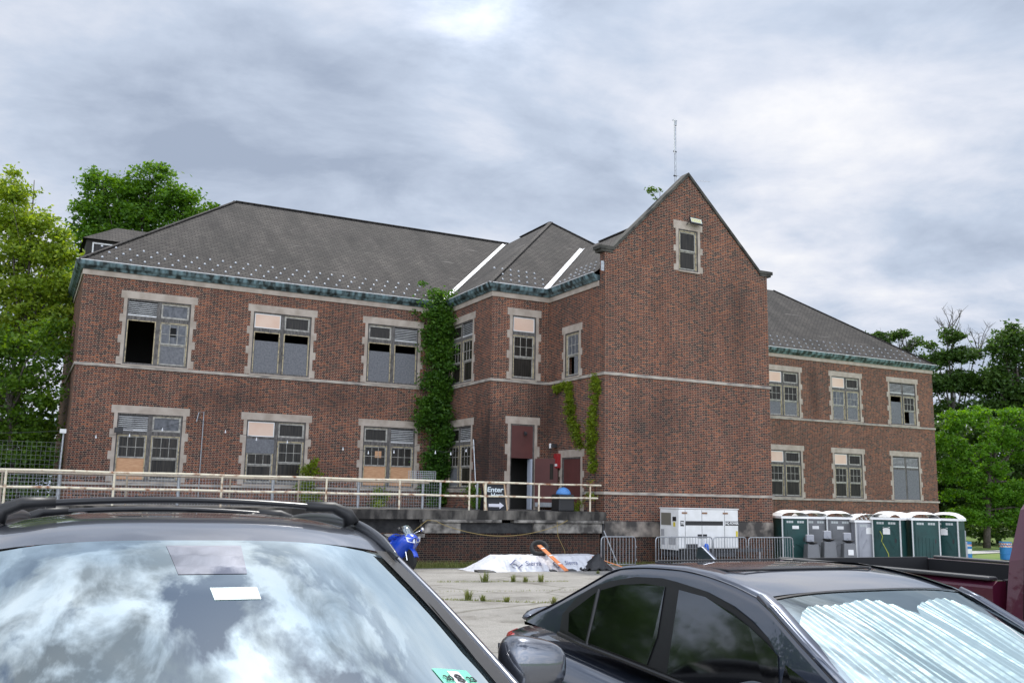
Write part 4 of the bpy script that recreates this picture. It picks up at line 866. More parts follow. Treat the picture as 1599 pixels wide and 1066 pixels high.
# ---------------------------------------------------------------- trees
T = tree
T((-.2, 48.4, -.9), 'airy yellow-green tree with thin branches at the left edge, in front of the taller tree', L_LIGHT,
  [(-1.4, 48.3, 15.3, .83), (-1.6, 48.7, 14.0, 1.1), (-.5, 48.0, 14.0, 1.1), (-.7, 48.5, 12.7, 1.3), (.6, 47.8, 12.4, .95), (.5, 48.2, 10.9, 1.3), (-1.0, 48.9, 10.9, 1.45), (.8, 47.5, 13.3, .5), (.0, 48.6, 9.5, 1.45), (-1.1, 49.3, 8.8, 1.45), (-2.6, 49, 11.8, 1.5), (-1.5, 48.4, 16.2, .35), (1.2, 47.6, 9.6, .9), (.9, 47.6, 8.4, .9), (1.1, 47.5, 11.2, .7)], 27000, .20, 'trees left of the building', 21, tr=.16, clump=.42, per=28, shell=.25)
T((4.8, 65.0, -.9), 'tall deep green tree rising behind the left roof slope', leaf_mat('leaf_walnut', (.035, .09, .01), (.085, .19, .018), (.15, .28, .03), .45),
  [(3.2, 65.3, 21.4, 1.25), (3.0, 65.7, 19.7, 1.46), (4.7, 64.6, 21.0, 1.4), (6.1, 63.7, 22.2, 1.2), (5.4, 64.5, 19.8, 1.88), (7.4, 63.3, 20.6, 1.5), (8.9, 62.6, 20.0, 1.3), (7.2, 63.8, 19.0, 1.88), (4.3, 65.4, 18.1, 1.88), (2.6, 66.3, 18.0, 1.34), (9.9, 62.4, 19.2, .8), (3.3, 66.3, 16.0, 2.1), (2.0, 67.2, 14.7, 1.9), (8.5, 63.5, 18, 1.6), (5.5, 65, 16.5, 2)], 38000, .25, 'trees left of the building', 22, tr=.35, clump=.55, per=60)
G1 = 'trees left of the building'
T((.1, 44.2, .8), 'dark leafy tree crowded against the left end wall of the building', L_MID,
  [(.3, 44.5, 4.4, 1.3), (.6, 44, 6.5, 1.0), (.8, 44, 8.2, .75), (-.6, 45, 3.2, 1.4), (-.9, 45, 6.0, 1.5), (-1.7, 45.5, 4.5, 1.7), (-.5, 45, 8, 1.2), (.6, 44, 3.0, .9), (-2.5, 46, 7.8, 1.7), (.9, 43.4, 5.4, .6), (.9, 43.6, 7.3, .5), (-1.6, 45.5, 2.0, 1.5), (.1, 44.6, 1.7, 1.1), (-3.2, 46, 2.2, 1.6), (-3.4, 46, 5, 1.7)], 32000, .17, G1, 23, tr=.18, clump=.5)
T((-5.5, 50, .8), 'broad green tree mostly cut off by the left edge of the photo', L_LIGHT,
  [(-5, 49, 6, 2.2), (-4.6, 48.5, 9.5, 2.2), (-5.5, 49, 13, 2), (-7, 50, 9, 2.6), (-3.4, 49, 3.5, 2), (-6, 49, 3, 2.2)], 20000, .2, G1, 24, tr=.25, clump=.6)
# trees out of frame to the left: seen mirrored in the dark saloon's side glass
for i, (x, y, s_) in enumerate([(-16, 38, 1.0), (-23, 31, 1.15), (-30, 22, 1.2), (-36, 12, 1.25), (-24, 45, 1.3)]):
    T((x, y, -.8), ['round green tree out of frame beyond the left edge', 'wider green tree out of frame further left', 'green tree out of frame far left', 'leftmost green tree out of frame', 'rear green tree out of frame at left'][i], L_DARK,
      [(x+dx*s_, y+dy*s_, 6.2+dz*s_, 2.3*s_) for dx, dy, dz in ((0, 0, 4), (2.2, .5, 1.5), (-2.2, -.5, 1.8), (.6, 2, 2), (-.4, -2, .4), (1.4, -1.4, 3), (-1.5, 1.2, 3.4), (2.6, -.6, -1.2), (-2.6, .4, -1), (0, 0, 0), (.5, -1.5, -2.3))], 15000, .27, 'trees out of frame at left', 60+i, tr=.3, clump=.9)
G2 = 'trees right of the building'
BAREB = mat('bare_bark', (.10, .09, .08), .9)
T((70, 58.8, -1), 'thin half-bare tree with flat leaf clumps right above the right roof end', L_DARK,
  [(67.4, 59.5, 16.7, .8), (68.3, 59.1, 16.4, .6), (69.0, 58.6, 16.9, .7), (70.3, 58.1, 16.2, .7), (69.8, 58.5, 15.6, .46), (71.0, 58.0, 14.7, .57), (72, 58, 13.4, .8), (66.4, 60, 16.6, .5)], 3600, .26, G2, 31, tr=.22, clump=.4, squash=.45, per=40, bark=BAREB)
T((69, 53.5, -1), 'tall sparse tree with dead twigs at its top, left of the densest dark one', L_DARK,
  [(68.9, 53.2, 15.9, .86), (68.5, 53.7, 14.0, 1.1), (69.7, 53.0, 14.4, 1.0), (68.2, 54.3, 11.9, 1.35), (69.4, 53.6, 12.2, 1.5), (67.5, 54.1, 15.1, .5), (70.9, 52.9, 11.9, 1.35), (69.1, 54.2, 9.6, 1.62), (67.4, 54.4, 13.3, .5), (71.5, 53, 14.8, .4)], 12000, .28, G2, 32, tr=.32, clump=.55, squash=.6, bark=BAREB)
T((72.5, 49.8, -1), 'dense dark round-topped tree at the right edge', L_DARK,
  [(71.5, 49.6, 15.9, 1.05), (70.7, 50.2, 14.8, 1.05), (72.2, 49.6, 13.8, 1.6), (72.9, 49.7, 11.2, 2.4), (70.5, 50.8, 12.2, 1.5), (73.7, 48.5, 15.4, 1.6), (71, 51, 9.5, 2.2), (74, 49, 9, 2.5)], 24000, .30, G2, 33, tr=.4, clump=.7)
T((58.5, 43.4, -1), 'bright lime-green maple in front of the dark wood right of the building', L_BRIGHT,
  [(57.0, 43.7, 7.6, 1.1), (57.9, 43.1, 8.1, .9), (56.4, 44.3, 6.1, 1.2), (58.0, 43.6, 5.7, 1.7), (57.4, 44.2, 4.0, 1.4), (59.8, 42.5, 6.4, 1.3), (60.5, 41.9, 7.9, 1.2), (61.5, 41.8, 5.8, 1.7), (59.3, 43.3, 3.4, 1.5), (56.9, 44.4, 2.6, .8), (62.5, 40.9, 8.0, 1.7), (58.3, 43.2, 2.3, 1.2), (60.2, 42.4, 2.7, 1.3), (62, 41.5, 3.0, 1.4), (56.3, 44.5, 4.6, .7), (59.0, 43.0, 7.4, .8), (58.9, 43.2, 4.6, 1.3), (56.6, 44.2, 7.0, .6), (57, 44, 1.2, 1.1), (58.5, 43.5, 1.0, 1.0), (60.5, 42.5, 1.2, 1.2), (62.5, 41.2, 1.4, 1.3)], 42000, .20, G2, 34, tr=.25, clump=.34, shell=.55, squash=.6)
for i, (x, y, bl) in enumerate([(64, 50, [(62.9, 50.2, 2, 1.6), (62.7, 49.9, 4.4, 1.9), (61.9, 51, 7, 2)]), (67.5, 49, [(65.7, 48.9, 4.2, 2.3), (66.8, 48.8, 2.1, 1.9), (66.5, 49.5, 7.5, 2.5)]), (71, 47.5, [(68.7, 47.3, 4.3, 2.5), (69.8, 47.8, 2.6, 2.2), (71, 46.5, 7, 2.8)]), (76, 46, [(74, 45.5, 4.3, 3), (74, 45.5, 8, 3)])]):
    T((x, y, -1), ['dark understorey tree nearest the building end, behind the lime maple', 'dark understorey tree behind the middle of the lawn', 'dark understorey tree above the right-hand drum', 'dark understorey tree cut off by the right edge'][i], L_DARK, bl, 9000, .32, 'dark trees at the back of the lawn', 40+i, tr=.2, clump=.7)
def twigs(parent, x, y, z0, n, seed, h_=2.2):
    rg = random.Random(seed); b = MB()
    for i in range(n):
        a = rg.uniform(0, 6.28); s_ = Vector((x+rg.uniform(-.5, .5), y, z0+rg.uniform(-1.5, .4))); e = s_+Vector((math.cos(a)*rg.uniform(.5, 1.5), math.sin(a)*.8, rg.uniform(.7, h_)))
        m_ = s_.lerp(e, .5)+Vector((rg.uniform(-.15, .15), 0, .1)); b.tube([s_, m_, e], [.05, .03, .012], 4, cap=False)
        for _ in range(5):
            p = m_.lerp(e, rg.random()); b.tube([p, p+Vector((rg.uniform(-.6, .6), rg.uniform(-.3, .3), rg.uniform(.1, .7)))], [.018, .007], 4, cap=False)
    b.build('dead_twigs', BAREB, parent)
tt = [o for o in bpy.data.objects if o.get('label', '').startswith('tall sparse tree')][0]; twigs(tt, 68.9, 53.4, 16.4, 16, 3); twigs(tt, 71.3, 52.6, 15.0, 12, 4)
tt = [o for o in bpy.data.objects if o.get('label', '').startswith('thin half-bare')][0]; twigs(tt, 69.6, 58.6, 15.6, 12, 5, 1.6)
# far wood behind, one mass
wood = [(46+i*2.4, 80-i*1.0+(i % 3), 1.8+(i % 3)*2.8, 4.0) for i in range(26)]
wo = leaves('woodland', L_DARK, None, wood, 42000, .62, 50, 1.5, .9, .3, 60); tag(wo, kind='stuff')
wood2 = [(-42+i*2.2, 62+(i % 3), 1.6+(i % 3)*2.6, 3.6) for i in range(20)]
wo = leaves('woodland', L_DARK, None, wood2, 34000, .55, 51, 1.5, .9, .3, 60); tag(wo, kind='stuff')
shr = [(57.5+i*1.0, 46.2-i*.5, .1+.5*(i % 2), .8) for i in range(14)]+[(59+i*1.1, 48.4-i*.52, -.4+.5*(i % 3), .95) for i in range(20)]+[(59+i*1.5, 50.4-i*.6, 1.6+.8*(i % 2), 1.6) for i in range(16)]
wo = leaves('undergrowth', L_DARK, None, shr, 34000, .24, 52, .4, .8, .2, 40); tag(wo, kind='stuff')
print('plants done')

# ---------------------------------------------------------------- vehicles
def car_paint(name, base, fl=.5):
    return mat(name, base, .28, metal=.7, coat=1, spec=.5, extra=lambda m, nt, p, N, L: setattr(p.inputs['Coat IOR'], 'default_value', 2.0))
P_SUV = car_paint('graphite_paint', (.10, .11, .135)); P_SED = car_paint('midnight_paint', (.055, .068, .10)); P_TRK = mat('maroon_paint', (.085, .010, .030), .35, metal=.3, coat=1)
def refl_glass(name, tint, fac, tr=None, fr=.9, gc=(.82, .93, .94), ro=.015):
    m = bpy.data.materials.new(name); m.use_nodes = True; nt = m.node_tree; nt.nodes.clear(); N = nt.nodes.new; L = nt.links.new
    d = N('ShaderNodeBsdfTransparent' if tr else 'ShaderNodeBsdfDiffuse'); d.inputs[0].default_value = (*(tr or tint), 1)
    g_ = N('ShaderNodeBsdfGlossy'); g_.inputs['Roughness'].default_value = ro; g_.inputs[0].default_value = (*gc, 1)
    lw = N('ShaderNodeLayerWeight'); lw.inputs[0].default_value = .35
    ma = N('ShaderNodeMath'); ma.operation = 'MULTIPLY_ADD'; ma.use_clamp = True; L(lw.outputs['Fresnel'], ma.inputs[0]); ma.inputs[1].default_value = fr; ma.inputs[2].default_value = fac
    mx = N('ShaderNodeMixShader'); L(ma.outputs[0], mx.inputs[0]); L(d.outputs[0], mx.inputs[1]); L(g_.outputs[0], mx.inputs[2])
    o = N('ShaderNodeOutputMaterial'); L(mx.outputs[0], o.inputs[0]); MATS[name] = m; return m
G_WS = refl_glass('windscreen_glass', (.012, .015, .017), .50, fr=.4)
G_SIDE = refl_glass('tinted_glass', (.003, .003, .004), .03, fr=.30, gc=(.55, .57, .60), ro=.05)
G_CLEAR = refl_glass('clear_windscreen', (0, 0, 0), .07, tr=(.86, .93, .93), fr=.4)
M_TRIM = mat('black_trim', (.010, .010, .011), .35)
M_LAMPR = mat('tail_lamp_red', (.35, .01, .012), .25, coat=.6)
M_HEAD = mat('headlamp', (.55, .56, .58), .1, metal=.3, coat=1)
def lerp_curve(C_, n):
    P = [Vector(p) for p in C_]; out = []
    for i in range(len(P)-1):
        p0 = P[max(i-1, 0)]; p1 = P[i]; p2 = P[i+1]; p3 = P[min(i+2, len(P)-1)]
        for j in range(n):
            t = j/n; out.append(.5*((2*p1)+(p2-p0)*t+(2*p0-5*p1+4*p2-p3)*t*t+(3*p1-p0-3*p2+p3)*t**3))
    out.append(P[-1]); return out
def crown_rows(E, crown, n=14, inset=0, bow=0, lift=0):
    rows = []
    for x, y, z in E:
        x = abs(x)-inset; row = []
        for i in range(n+1):
            s_ = -1+2*i/n; row.append((x*s_, y-bow*(1-s_*s_), z+crown*(1-abs(s_)**3.2)+lift))
        rows.append(row)
    return rows
def lower_body(st, name, m, root):
    """st: (y, half width, shoulder z, top crown, bottom z)"""
    b = MB(); rows = []
    for y, w, zt_, cr, zb_ in st:
        prof = [(0, zt_+cr), (.35*w, zt_+cr*.95), (.66*w, zt_+cr*.6), (.80*w, zt_), (.90*w, zt_-.022), (.965*w, zt_-.075), (w, zt_-.20), (.995*w, zt_-.40), (.97*w, zb_+.1), (.90*w, zb_)]
        row = [(-x, y, z) for x, z in prof[::-1]]+[(x, y, z) for x, z in prof[1:]]; rows.append(row)
    b.grid(rows); f0 = rows[0]; f1 = rows[-1]; b.poly(f0); b.poly(f1[::-1])
    return b.build(name, m, root, smooth=True, local=True, weld=True)
def wheel(root, x, y, r, w=.2, z=None):
    t = MB(); z = z if z is not None else r; t.lathe([(r*.66, -w/2), (r*.92, -w/2), (r, -w/2+.03), (r, w/2-.03), (r*.92, w/2), (r*.66, w/2)], (x, y, z), 28, 'x'); to = t.build('wheel', M_TYRE, root, smooth=False, local=True)
    b = MB(); b.lathe([(r*.64, -.06), (r*.64, .06)], (x, y, z), 20, 'x')
    for i in range(5):
        a = i*2*math.pi/5; b.bar((x-w*.45 if x < 0 else x+w*.45, y, z), (x-w*.45 if x < 0 else x+w*.45, y+r*.62*math.cos(a), z+r*.62*math.sin(a)), .06, .03)
    b.build('rim', M_GALV, to, local=True)
def mirror(root, name, c, hx, hy, hz, m, flip=1):
    b = MB(); n = 14; rows = []
    for i in range(n+1):
        ph = -math.pi/2+math.pi*i/n; row = []
        for j in range(2*n):
            th = 2*math.pi*j/(2*n); e = .62
            cx_ = math.copysign(abs(math.cos(th))**e, math.cos(th)); sx_ = math.copysign(abs(math.sin(th))**e, math.sin(th))
            cp_ = abs(math.cos(ph))**e; sp_ = math.copysign(abs(math.sin(ph))**e, math.sin(ph))
            x = hx*cp_*cx_; z = hz*sp_
            row.append((c[0]+x, c[1]+hy*cp_*sx_*(.8 if sx_ > 0 else 1), c[2]+z*(1-.22*flip*x/hx)))
        row.append(row[0]); rows.append(row)
    b.grid(rows); o = b.build(name, m, root, smooth=True, local=True, weld=True)
    k = MB(); k.box(c[0]-hx*.8, c[0]+hx*.8, c[1]+hy*.80, c[1]+hy*.84, c[2]-hz*.7, c[2]+hz*.7); k.build('mirror_glass', M_CHROME, o, local=True)
    s_ = 1 if flip > 0 else -1
    k = MB(); k.tube([(c[0]-s_*hx*.7, c[1]+.01, c[2]-hz*.75), (c[0]-s_*(hx+.10), c[1]+.0, c[2]-hz*1.15)], [.04, .05], 8); k.build('mirror_arm', M_TRIM, o, local=True)
    return o

# ---- dark grey estate SUV with roof bars, nearest, left
SUV = thing('parked_suv', (.54, 3.52, gz(.5, 3.5)), 'dark graphite SUV with black roof bars and a mirror-like windscreen, nearest at lower left', 'SUV', rz=-.08, rx=-.02)
zo = -gz(.5, 3.5)
def zz(L_, d): return [(x, y, z+d) for x, y, z in L_]
E_S = zz([(.642, -.345, 1.548), (.640, -.27, 1.571), (.636, -.2, 1.590), (.630, -.1, 1.609), (.622, 0, 1.621), (.605, .2, 1.632), (.60, .5, 1.634), (.60, .9, 1.632), (.595, 1.5, 1.605), (.585, 1.95, 1.54)], zo)
Es = lerp_curve(E_S, 4)
b = MB(); b.grid(crown_rows(Es, .045, 18, bow=.07)); b.build('roof', P_SUV, SUV, smooth=True, local=True)
# roof ribs
for x in (-.36, -.12, .12, .36):
    b = MB(); b.tube([(x, y, z+zo) for y, z in ((.35, 1.648), (.6, 1.664), (1.0, 1.668), (1.5, 1.643))], .016, 8, sz=.7, sx=2.2); b.build('roof_rib', P_SUV, SUV, smooth=True, local=True)
A_S = lerp_curve(zz([(.642, -.35, 1.547), (.712, -.68, 1.41), (.785, -1.05, 1.245), (.85, -1.42, 1.075)], zo), 5)
b = MB(); rows = []
for i, p in enumerate(A_S):
    t = i/(len(A_S)-1); rows.append([( (p.x-.035)*s_, p.y-(.07+.16*t)*(1-s_*s_), p.z+(.045+.02*t)*(1-abs(s_)**3.2)+.002) for s_ in [-1+2*k_/20 for k_ in range(21)]])
b.grid(rows); WSO = b.build('windscreen', G_WS, SUV, smooth=True, local=True)
def ws_pt(u, t, lift=.003):     # u -1..1 across, t 0..1 down the screen
    k_ = t*(len(A_S)-1); i = min(int(k_), len(A_S)-2); p = A_S[i].lerp(A_S[i+1], k_-i)
    return Vector(((p.x-.035)*u, p.y-(.07+.16*t)*(1-u*u), p.z+(.045+.02*t)*(1-abs(u)**3.2)+.002+lift))
def ws_patch(name, quad, m, lift=.0012, n=24):
    b = MB(); rows = []
    for i in range(n+1):
        v_ = i/n; rows.append([ws_pt(*[quad[0][k_]*(1-u_)*(1-v_)+quad[1][k_]*u_*(1-v_)+quad[2][k_]*u_*v_+quad[3][k_]*(1-u_)*v_ for k_ in (0, 1)], lift) for u_ in [j/n for j in range(n+1)]])
    b.grid(rows); return b.build(name, m, WSO, smooth=True, local=True)
ws_patch('sensor_cover', [(-.14, .06), (.22, .06), (.20, .24), (-.09, .24)], refl_glass('frit_glass', (.035, .028, .034), .46, fr=.4, gc=(.84, .84, .88)))
ws_patch('toll_tag', [(.03, .31), (.22, .31), (.22, .37), (.04, .37)], mat('pale_tag', (.62, .72, .70), .4), .0015)
STK = ws_patch('inspection_sticker', [(.74, .66), (.89, .66), (.91, .80), (.76, .80)], mat('sticker_green', (.16, .55, .40), .5), .0015)
ws_patch('sticker_panel', [(.795, .67), (.845, .67), (.855, .79), (.805, .79)], M_WHITE, .003)
wn = (ws_pt(.82, .95)-ws_pt(.82, .82)).normalized(); wr = (ws_pt(.9, .88)-ws_pt(.72, .88)).normalized(); nn_ = wn.cross(wr).normalized()
if nn_.z < 0: nn_ = -nn_
rotm = Matrix((wr, -wn, nn_)).transposed().to_euler()
for s_, u_, sz_ in (('8', .825, .055), ('23', .876, .032), ('20', .778, .032)):
    text('lettering', s_, sz_, M_PLB, STK, ws_pt(u_, .70, .006), rotm, .001)
# black seal and body around the screen
for s_ in (-1, 1):
    b = MB(); L1 = [(p.x*s_, p.y, p.z) for p in A_S]; L0 = [((p.x-.05)*s_, p.y-.01, p.z+.014) for p in A_S]
    b.grid([L0, [(x, y, z+.006) for x, y, z in L1]]); b.build('pillar_trim', M_TRIM, SUV, smooth=True, local=True)
    b = MB(); b.tube([((p.x+.012)*s_, p.y+.01, p.z-.004) for p in A_S], .017, 8); b.build('windscreen_pillar', P_SUV, SUV, smooth=True, local=True)
    b = MB(); b.tube([((p.x+.034)*s_, p.y+.03, p.z-.022) for p in A_S], .009, 6); b.build('chrome_strip', M_CHROME, SUV, smooth=True, local=True)
    rail = lerp_curve([(x*s_, y, z+zo) for x, y, z in ((.655, -.42, 1.540), (.638, -.22, 1.598), (.612, .0, 1.640), (.585, .3, 1.662), (.58, .9, 1.662), (.585, 1.5, 1.63), (.59, 1.85, 1.56))], 4)
    b = MB(); b.tube(rail, [.004, .009, .013]+[.016]*(len(rail)-5)+[.012, .006], 10, sx=.9, sz=1.2); RR = b.build('roof_rail', mat('satin_rail', (.10, .105, .115), .32, metal=.6), SUV, smooth=True, local=True)
    b = MB(); b.grid([[(p.x-.01*s_, p.y, p.z-.01) for p in rail], [(p.x-.005*s_, p.y, min(p.z, 1.57+zo)) for p in rail]]); b.build('rail_web', M_TRIM, RR, local=True)
for y, z, bow in ((0.0, 1.70, .022), (1.2, 1.672, .022)):
    pts_ = [(-.50+1.0*i/16, y, z+zo+bow*(1-(2*i/16-1)**2)) for i in range(17)]
    b = MB(); b.tube(pts_, .014, 10, sx=1.9, sz=.85); CB = b.build('crossbar', mat('bar_black', (.012, .012, .014), .28), SUV, smooth=True, local=True)
    for s_ in (-1, 1):
        b = MB(); b.tube([(.42*s_, y, z+zo+bow*.3), (.52*s_, y, z+zo+.004), (.575*s_, y, z+zo-.02), (.592*s_, y, z+zo-.055)], [.019, .021, .024, .030], 10, sx=1.6); b.build('bar_foot', mat('foot_black', (.014, .014, .015), .5), CB, smooth=True, local=True)
# cabin sides and glass
belt_S = zz([(.80, -1.42, 1.075), (.80, -.6, 1.10), (.80, .4, 1.12), (.79, 1.3, 1.14), (.72, 2.2, 1.16)], zo); bs = lerp_curve(belt_S, 5)
top_S = lerp_curve(zz([(.80, -1.42, 1.078), (.655, -.55, 1.47), (.60, .4, 1.60), (.60, 1.3, 1.585), (.62, 2.1, 1.40)], zo), 5)
for s_ in (-1, 1):
    b = MB(); b.grid([[(p.x*s_, p.y, p.z) for p in bs], [(p.x*s_, p.y, p.z) for p in top_S]]); b.build('cabin_side', M_TRIM, SUV, smooth=True, local=True)
    for k0, k1 in ((.12, .42), (.46, .70), (.73, .93)):
        n_ = len(bs)-1; P_ = []
        for k_ in [k0+(k1-k0)*j/6 for j in range(7)]:
            i_ = min(int(k_*n_), n_-1); f_ = k_*n_-i_; B_ = bs[i_].lerp(bs[i_+1], f_); T_ = top_S[i_].lerp(top_S[i_+1], f_); P_.append((B_, T_))
        b = MB(); b.grid([[((B_.lerp(T_, .05).x+.006)*s_, B_.y, B_.lerp(T_, .05).z) for B_, T_ in P_], [((B_.lerp(T_, .88).x+.006)*s_, B_.lerp(T_, .88).y, B_.lerp(T_, .88).z) for B_, T_ in P_]]); b.build('side_window', G_SIDE, SUV, smooth=True, local=True)
b = MB(); b.grid([[(-.585, 1.95, 1.53+zo), (.585, 1.95, 1.53+zo)], [(-.68, 2.38, 1.08+zo), (.68, 2.38, 1.08+zo)]]); b.build('rear_window', G_SIDE, SUV, local=True)
lower_body([(-2.45, .62, .62, .02, .3), (-2.40, .74, .74, .03, .25), (-2.2, .84, .90, .04, .22), (-1.9, .89, .99, .05, .2), (-1.42, .91, 1.075, .03, .2), (-.5, .92, 1.10, .0, .2), (.6, .92, 1.12, 0, .2), (1.6, .91, 1.14, 0, .2), (2.2, .88, 1.14, 0, .22), (2.42, .84, 1.08, 0, .25), (2.46, .80, .9, 0, .3)], 'body', P_SUV, SUV)
for x in (-.82, .82):
    for y in (-1.62, 1.12): wheel(SUV, x, y, .34)
mirror(SUV, 'wing_mirror', (.945, -.88, 1.245+zo), .098, .085, .080, P_SUV, 1)
mirror(SUV, 'wing_mirror', (-.985, -.88, 1.245+zo), .098, .085, .080, P_SUV, -1)
for x in (-.62, .62): b = MB(); b.lathe([(.02, -.05), (.13, -.02), (.14, .04)], (x, -2.33, .78+zo*0), 16, 'y'); b.build('headlight', M_HEAD, SUV, local=True)

# ---- midnight saloon with foil sunshade
SED = thing('parked_saloon', (3.44, 3.2, gz(3.4, 3.2)), 'dark midnight-blue saloon with tinted side glass and a silver foil sunshade behind its windscreen', 'car')
zo = -gz(3.4, 3.2)
E1 = [(.706, -.56, 1.085), (.680, -.33, 1.21), (.645, -.13, 1.315), (.627, -.03, 1.354), (.617, .144, 1.391), (.609, .333, 1.417), (.606, .533, 1.43), (.608, .817, 1.422), (.614, 1.03, 1.401), (.623, 1.148, 1.367), (.645, 1.324, 1.288), (.672, 1.542, 1.193), (.70, 1.72, 1.12), (.70, 1.90, 1.055)]
Ez = zz(E1, zo); Er = lerp_curve(Ez[3:10], 4)
b = MB(); b.grid(crown_rows(Er, .022, 18)); b.build('roof', P_SED, SED, smooth=True, local=True)
b = MB(); 
rt_ = [( -.52, .30), (.52, .30), (.52, 1.0), (-.52, 1.0)]
P = []
for x, y in [(-.40, .32), (.40, .32), (.46, .36), (.47, .92), (.42, .97), (-.42, .97), (-.47, .92), (-.46, .36)]:
    ze = 1.423+.022*(1-abs(x/.61)**2.4)+zo+.004; P.append((x, y, ze))
b.tube(P+[P[0]], .005, 5); b.build('sunroof_seal', M_TRIM, SED, local=True)
Eg = lerp_curve(Ez[9:14], 4); b = MB(); b.grid(crown_rows(Eg, .045, 14, inset=.07)); b.build('rear_window', G_SIDE, SED, smooth=True, local=True)
for s_ in (-1, 1):
    b = MB(); b.grid([[(p.x*s_, p.y, p.z) for p in Eg], [((p.x-.07)*s_, p.y, p.z+.012) for p in Eg]]); b.build('rear_pillar', P_SED, SED, smooth=True, local=True)
# windscreen
Aw = lerp_curve(zz([(.622, -.055, 1.350), (.655, -.28, 1.245), (.70, -.58, 1.09), (.735, -.86, .94)], zo), 5)
def sws(u, t, lift=0):
    k_ = t*(len(Aw)-1); i = min(int(k_), len(Aw)-2); p = Aw[i].lerp(Aw[i+1], k_-i)
    return Vector(((p.x-.02)*u, p.y-(.02+.16*t)*(1-u*u), p.z+(.03+.03*t)*(1-abs(u)**3.2)+lift))
b = MB(); b.grid([[sws(-1+2*k_/20, t/12) for k_ in range(21)] for t in range(13)]); SW = b.build('windscreen', G_CLEAR, SED, smooth=True, local=True)
b = MB(); b.grid([[sws(-1+2*k_/20, t, .004) for k_ in range(21)] for t in (-.0, .025)]); b.build('header_seal', M_TRIM, SED, smooth=True, local=True)
def foil_extra(m, nt, p, N, L):
    tc = N('ShaderNodeTexCoord'); mp = N('ShaderNodeMapping'); mp.inputs['Scale'].default_value = (1, .03, .03); L(tc.outputs['Object'], mp.inputs[0])
    w = N('ShaderNodeTexWave'); w.inputs['Scale'].default_value = 7; w.inputs['Distortion'].default_value = 1.2; w.inputs['Detail'].default_value = 3; L(mp.outputs[0], w.inputs['Vector'])
    n = N('ShaderNodeTexNoise'); n.inputs['Scale'].default_value = 12; L(tc.outputs['Object'], n.inputs['Vector'])
    a = N('ShaderNodeMath'); a.operation = 'ADD'; L(w.outputs['Fac'], a.inputs[0]); L(n.outputs[0], a.inputs[1])
    bb = N('ShaderNodeBump'); bb.inputs['Strength'].default_value = .45; bb.inputs['Distance'].default_value = .02; L(a.outputs[0], bb.inputs['Height']); L(bb.outputs[0], p.inputs['Normal'])
M_FOIL = mat('foil', (.50, .57, .59), .45, metal=.5, extra=foil_extra)
def foil(u0, u1, t0, shape):
    b = MB(); rows = []; n1, n2 = 46, 30
    for i in range(n1+1):
        q = i/n1; u = u0+(u1-u0)*q; top = t0+shape*(abs(2*q-1)**3.2); row = []
        for j in range(n2+1):
            t = top+(1-top)*j/n2; row.append(sws(u, t, -.022-.004*math.sin(u*70+t*2)-.010*math.sin(u*9-t*3)))
        rows.append(row)
    b.grid(rows); return b.build('sunshade_panel', M_FOIL, SHD, smooth=True, local=False)
SHD = thing('sunshade', (3.44, 3.2, gz(3.4, 3.2)), 'crinkled silver foil sunshade spread inside the saloon windscreen', 'sunshade')
def foil_build():
    for a_ in ((-.975, .10, .09, .20), (.02, .975, .12, .22)):
        o = foil(*a_); 
        o.data.transform(Matrix.Translation((3.44, 3.2, gz(3.4, 3.2))))
foil_build()
b = MB(); b.grid([[sws(-1+2*k_/8, 1, -.06) for k_ in range(9)], [(-.6+1.2*k_/8, -.3, .90+zo) for k_ in range(9)], [(-.6+1.2*k_/8, 1.5, .90+zo) for k_ in range(9)]]); b.build('dashboard', M_PLB, SED, local=True)
frame_o = [(-.700, -.42, 1.09), (-.684, -.206, 1.148), (-.666, -.125, 1.213), (-.651, -.005, 1.268), (-.639, .12, 1.312), (-.627, .312, 1.353), (-.621, .542, 1.376), (-.619, .655, 1.383), (-.622, .874, 1.372), (-.633, 1.099, 1.332), (-.646, 1.251, 1.286), (-.665, 1.383, 1.218), (-.691, 1.484, 1.124), (-.712, 1.471, 1.051)]
belt_o = [(-.716, 1.473, 1.030), (-.722, 1.196, 1.007), (-.726, .86, .99), (-.732, .561, .973), (-.736, .307, .958), (-.742, .0, .945), (-.745, -.4, .93), (-.748, -.75, .92)]
quarter = [(-.690, 1.405, 1.14), (-.652, 1.19, 1.268), (-.7205, 1.182, 1.020), (-.713, 1.373, 1.048)]
rearg = [(-.646, 1.158, 1.280), (-.635, .997, 1.322), (-.629, .788, 1.346), (-.628, .615, 1.348), (-.692, .593, 1.12), (-.729, .625, .992), (-.721, 1.160, 1.019)]
frontg = [(-.630, .503, 1.342), (-.633, .305, 1.329), (-.647, .111, 1.282), (-.659, -.013, 1.239), (-.672, -.13, 1.192), (-.683, -.204, 1.153), (-.708, -.233, 1.065), (-.742, -.22, .952), (-.738, .0, .958), (-.733, .465, .977)]
trig = [(-.690, -.252, 1.128), (-.703, -.40, 1.078), (-.742, -.40, .95), (-.741, -.252, .953)]
